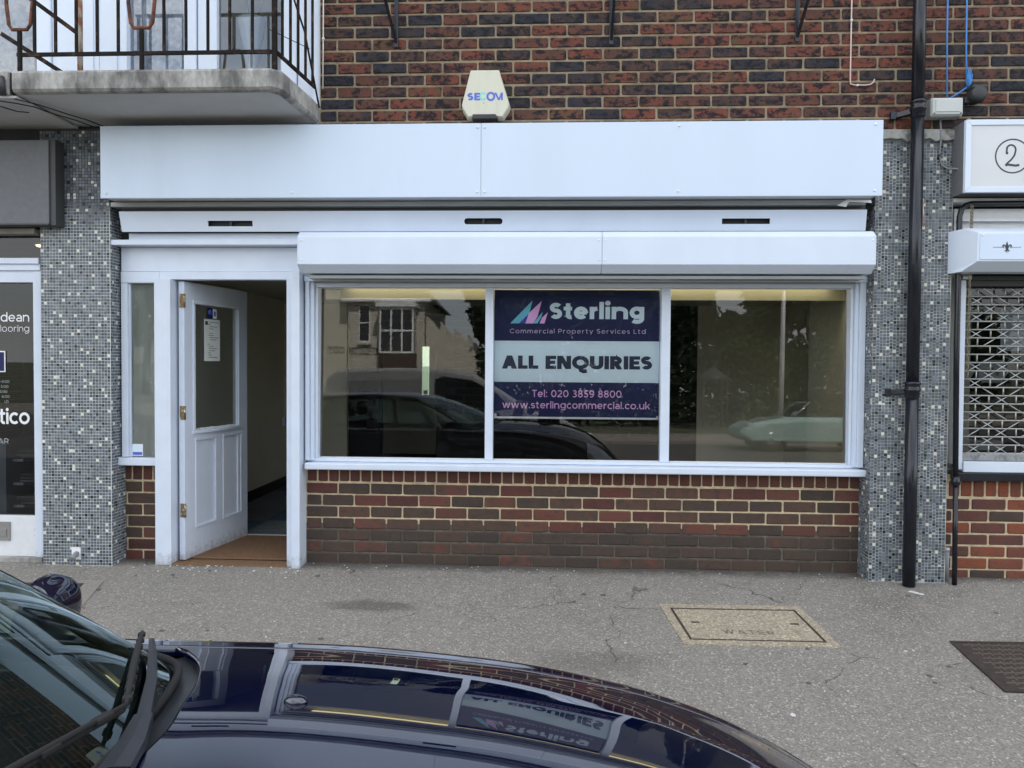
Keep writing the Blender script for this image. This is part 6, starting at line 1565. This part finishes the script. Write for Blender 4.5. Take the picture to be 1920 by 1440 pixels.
for i in range(3):
    for j in range(2): part('pane', vg, bw, (-8.62 + i * .56, -8.62 + i * .56 + .46, FYB + 1.001, FYB + 1.02, 3.36 + j * 1.12, 4.36 + j * 1.12), bevel=0)
for j in range(2): part('pane', vg, bw, (-6.949, -6.93, FYB + .12, FYB + .85, 3.36 + j * 1.12, 4.36 + j * 1.12), bevel=0)
part('bay_roof', M['vinyl'], wb, (-8.9, -6.8, FYB + .005, FYB + 1.15, 5.63, 5.85), bevel=0)
part('bay_base', M['brick_far'], wb, (-8.72, -6.95, FYB + .005, FYB + 1.0, 2.0, 3.245), bevel=0)
part('shop_front', vg, wb, (-8.6, -6.7, FYB + .003, FYB + .05, .3, 1.95), bevel=0)
for k in range(4):
    x0, y0 = -6.5 + .62 * k, FYB - 1.0 * k - .2
    g = MB(); g.prism([(x0, 5.35 - .25 * k), (x0 + 2.55, 2.45 - .25 * k), (x0 + 2.55, 2.0 - .25 * k), (x0 + 2.2, 1.6 - .25 * k), (x0, 1.6 - .25 * k)], y0 - .45, y0); g.build('stepped_parapet', render_w, wb)
    part('parapet_base', M['brick_far'], wb, (x0, x0 + 2.3, y0 - .5, y0 - .05, -.25, 1.58 - .25 * k), bevel=0)
word('ODT', .36, .17, 0, 0, 0, .85, .22, 'c', lambda px, py, d: (-11.35 - px, FYB - .48 + d * 20, 3.30 + py)).build('lettering', M['ink_g'], wb, recalc=False)
word('ODT SOLICITORS', .40, .16, 0, 0, 0, 1.65, .16, 'c', lambda px, py, d: (-9.72 - px, FYB + .01 + d * 20, 3.20 + py)).build('lettering', M['ink_g'], wb, recalc=False)

leafm = pmat('tree foliage', (.045, .075, .022), .8, var=.45, vscale=1.5)
leafd = pmat('dark conifer foliage', (.022, .040, .016), .8, var=.4, vscale=1.5)
barkm = pmat('bark', (.09, .07, .05), .9, var=.3, vscale=9)
def tree(name, label, x, y, h, cr, seed, mat, n=2600, leafs=.16):
    rr = random.Random(seed); t = thing(name, label, 'tree', (x, y, -.25), 'trees across the road')
    g = MB(); g.tube([(x, y, -.3), (x + .1, y, h * .3), (x - .05, y + .1, h * .62), (x, y, h * .85)], [.22, .17, .11, .04], 8)
    tips = []
    for k in range(7):
        a = rr.uniform(0, 6.28); z0_ = h * rr.uniform(.28, .55); p1 = Vector((x + cr * .6 * math.cos(a), y + cr * .6 * math.sin(a), z0_ + h * rr.uniform(.12, .3))); tips.append(p1)
        g.tube([(x, y, z0_), (x + cr * .3 * math.cos(a), y + cr * .3 * math.sin(a), z0_ + h * .1), p1], [.08, .055, .02], 6)
    g.build('trunk', barkm, t)
    cl = [(Vector((x, y, h * .62)), cr * .75)] + [(p, cr * rr.uniform(.35, .6)) for p in tips] + [(Vector((x + rr.uniform(-1, 1) * cr * .6, y + rr.uniform(-1, 1) * cr * .6, h * rr.uniform(.35, .9))), cr * rr.uniform(.25, .45)) for _ in range(9)]
    g = MB()
    for _ in range(n):
        c, r_ = rr.choice(cl); d = Vector((rr.gauss(0, 1), rr.gauss(0, 1), rr.gauss(0, 1))).normalized(); p = c + d * r_ * (rr.random() ** .45)
        if p.z < .3: continue
        u = Vector((rr.gauss(0, 1), rr.gauss(0, 1), rr.gauss(0, 1))).normalized(); v = u.orthogonal().normalized(); s = leafs * rr.uniform(.6, 1.5)
        g.add([p - u * s, p + v * s * .55, p + u * s, p - v * s * .55], [(0, 1, 2, 3)])
    for _ in range(n // 9):                     # big sprays filling the middle of the crown
        c, r_ = rr.choice(cl); d = Vector((rr.gauss(0, 1), rr.gauss(0, 1), rr.gauss(0, 1))).normalized(); p = c + d * r_ * .62 * rr.random() ** .5
        if p.z < .5: continue
        u = Vector((rr.gauss(0, 1), rr.gauss(0, 1), rr.gauss(0, 1))).normalized(); v = u.orthogonal().normalized(); s = leafs * 2.8
        g.add([p - u * s, p + v * s * .8, p + u * s, p - v * s * .8], [(0, 1, 2, 3)])
    g.build('crown', mat, t, recalc=False)
tree('tree', 'tall dark tree at the end of the parapets across the road', -2.6, -38, 9.6, 2.9, 1, leafd, 5200, .20)
tree('tree', 'broad dark tree behind the silver van across the road', 1.4, -37, 9.8, 3.3, 2, leafd, 6000, .20)
tree('tree', 'tall dark tree right of the silver van across the road', 4.6, -39, 9.4, 2.8, 8, leafd, 5200, .20)
tree('tree', 'dark round topped tree left of the lamp post across the road', 6.6, -35.5, 7.4, 2.3, 3, leafd, 4600, .18)
tree('tree', 'low green tree in the gap left of the lamp post across the road', 9.3, -34, 5.4, 2.1, 4, leafm, 4200, .17)
tree('tree', 'tall spreading tree behind the lamp post across the road', 13.0, -34, 9.6, 3.5, 5, leafm, 6000, .19)
tree('tree', 'tall leafy tree farthest right across the road', 17.0, -33, 9.2, 3.5, 6, leafm, 5600, .19)
tree('tree', 'bushy tree far to the left beyond the cream building', -20.5, -33, 7.0, 3.2, 7, leafm)
def hedge(label, x0, x1, y, h, seed, mat):
    rr = random.Random(seed); t = thing('hedge', label, 'hedge', ((x0 + x1) / 2, y, -.2)); g = MB()
    for _ in range(6500):
        p = Vector((rr.uniform(x0, x1), y + rr.uniform(-.9, .9), -.2 + h * rr.random() ** .8 * rr.uniform(.85, 1.1))); u = Vector((rr.gauss(0, 1), rr.gauss(0, 1), rr.gauss(0, 1))).normalized(); v = u.orthogonal().normalized(); s = .18 * rr.uniform(.6, 1.4)
        g.add([p - u * s, p + v * s * .55, p + u * s, p - v * s * .55], [(0, 1, 2, 3)])
    g.build('foliage', mat, t, recalc=False)
hedge('dense dark hedge under the trees across the road', -3.4, 9.0, -31.5, 3.6, 21, leafd)
hedge('dense green hedge behind the lamp post across the road', 9.0, 21.0, -31.5, 3.9, 22, leafm)
lp = thing('street_lamp', 'tall pale lamp post across the road, mirrored in the right pane', 'lamp post', (8.9, -24.6, -.2))
g = MB(); g.tube([(8.85, -24.6, -.2), (8.9, -24.6, 2.0), (9.05, -24.6, 9.0)], [.11, .10, .06], 12); g.build('post', M['ali'], lp)
g = MB(); g.tube([(9.05, -24.6, 9.0), (9.06, -24.3, 9.15), (9.06, -23.6, 9.2)], .035, 8); ar = g.build('arm', M['ali'], lp)
g = MB(); g.box(8.95, 9.17, -23.7, -23.1, 9.14, 9.26); g.build('lantern', M['ali'], lp, .03)
ks = thing('garden_shelter', 'small dark pointed shelter under the trees across the road', 'shelter', (7.0, -28.0, -.2))
g = MB(); g.lathe([(.95, .0), (.5, .32), (.05, .62)], (7.0, -28, 1.75), 8); g.build('roof', M['charcoal'], ks)
for a in range(4):
    g = MB(); g.tube([(7.0 + .7 * math.cos(a * 1.571 + .78), -28 + .7 * math.sin(a * 1.571 + .78), -.2), (7.0 + .7 * math.cos(a * 1.571 + .78), -28 + .7 * math.sin(a * 1.571 + .78), 1.75)], .05, 8); g.build('post', M['charcoal'], ks)
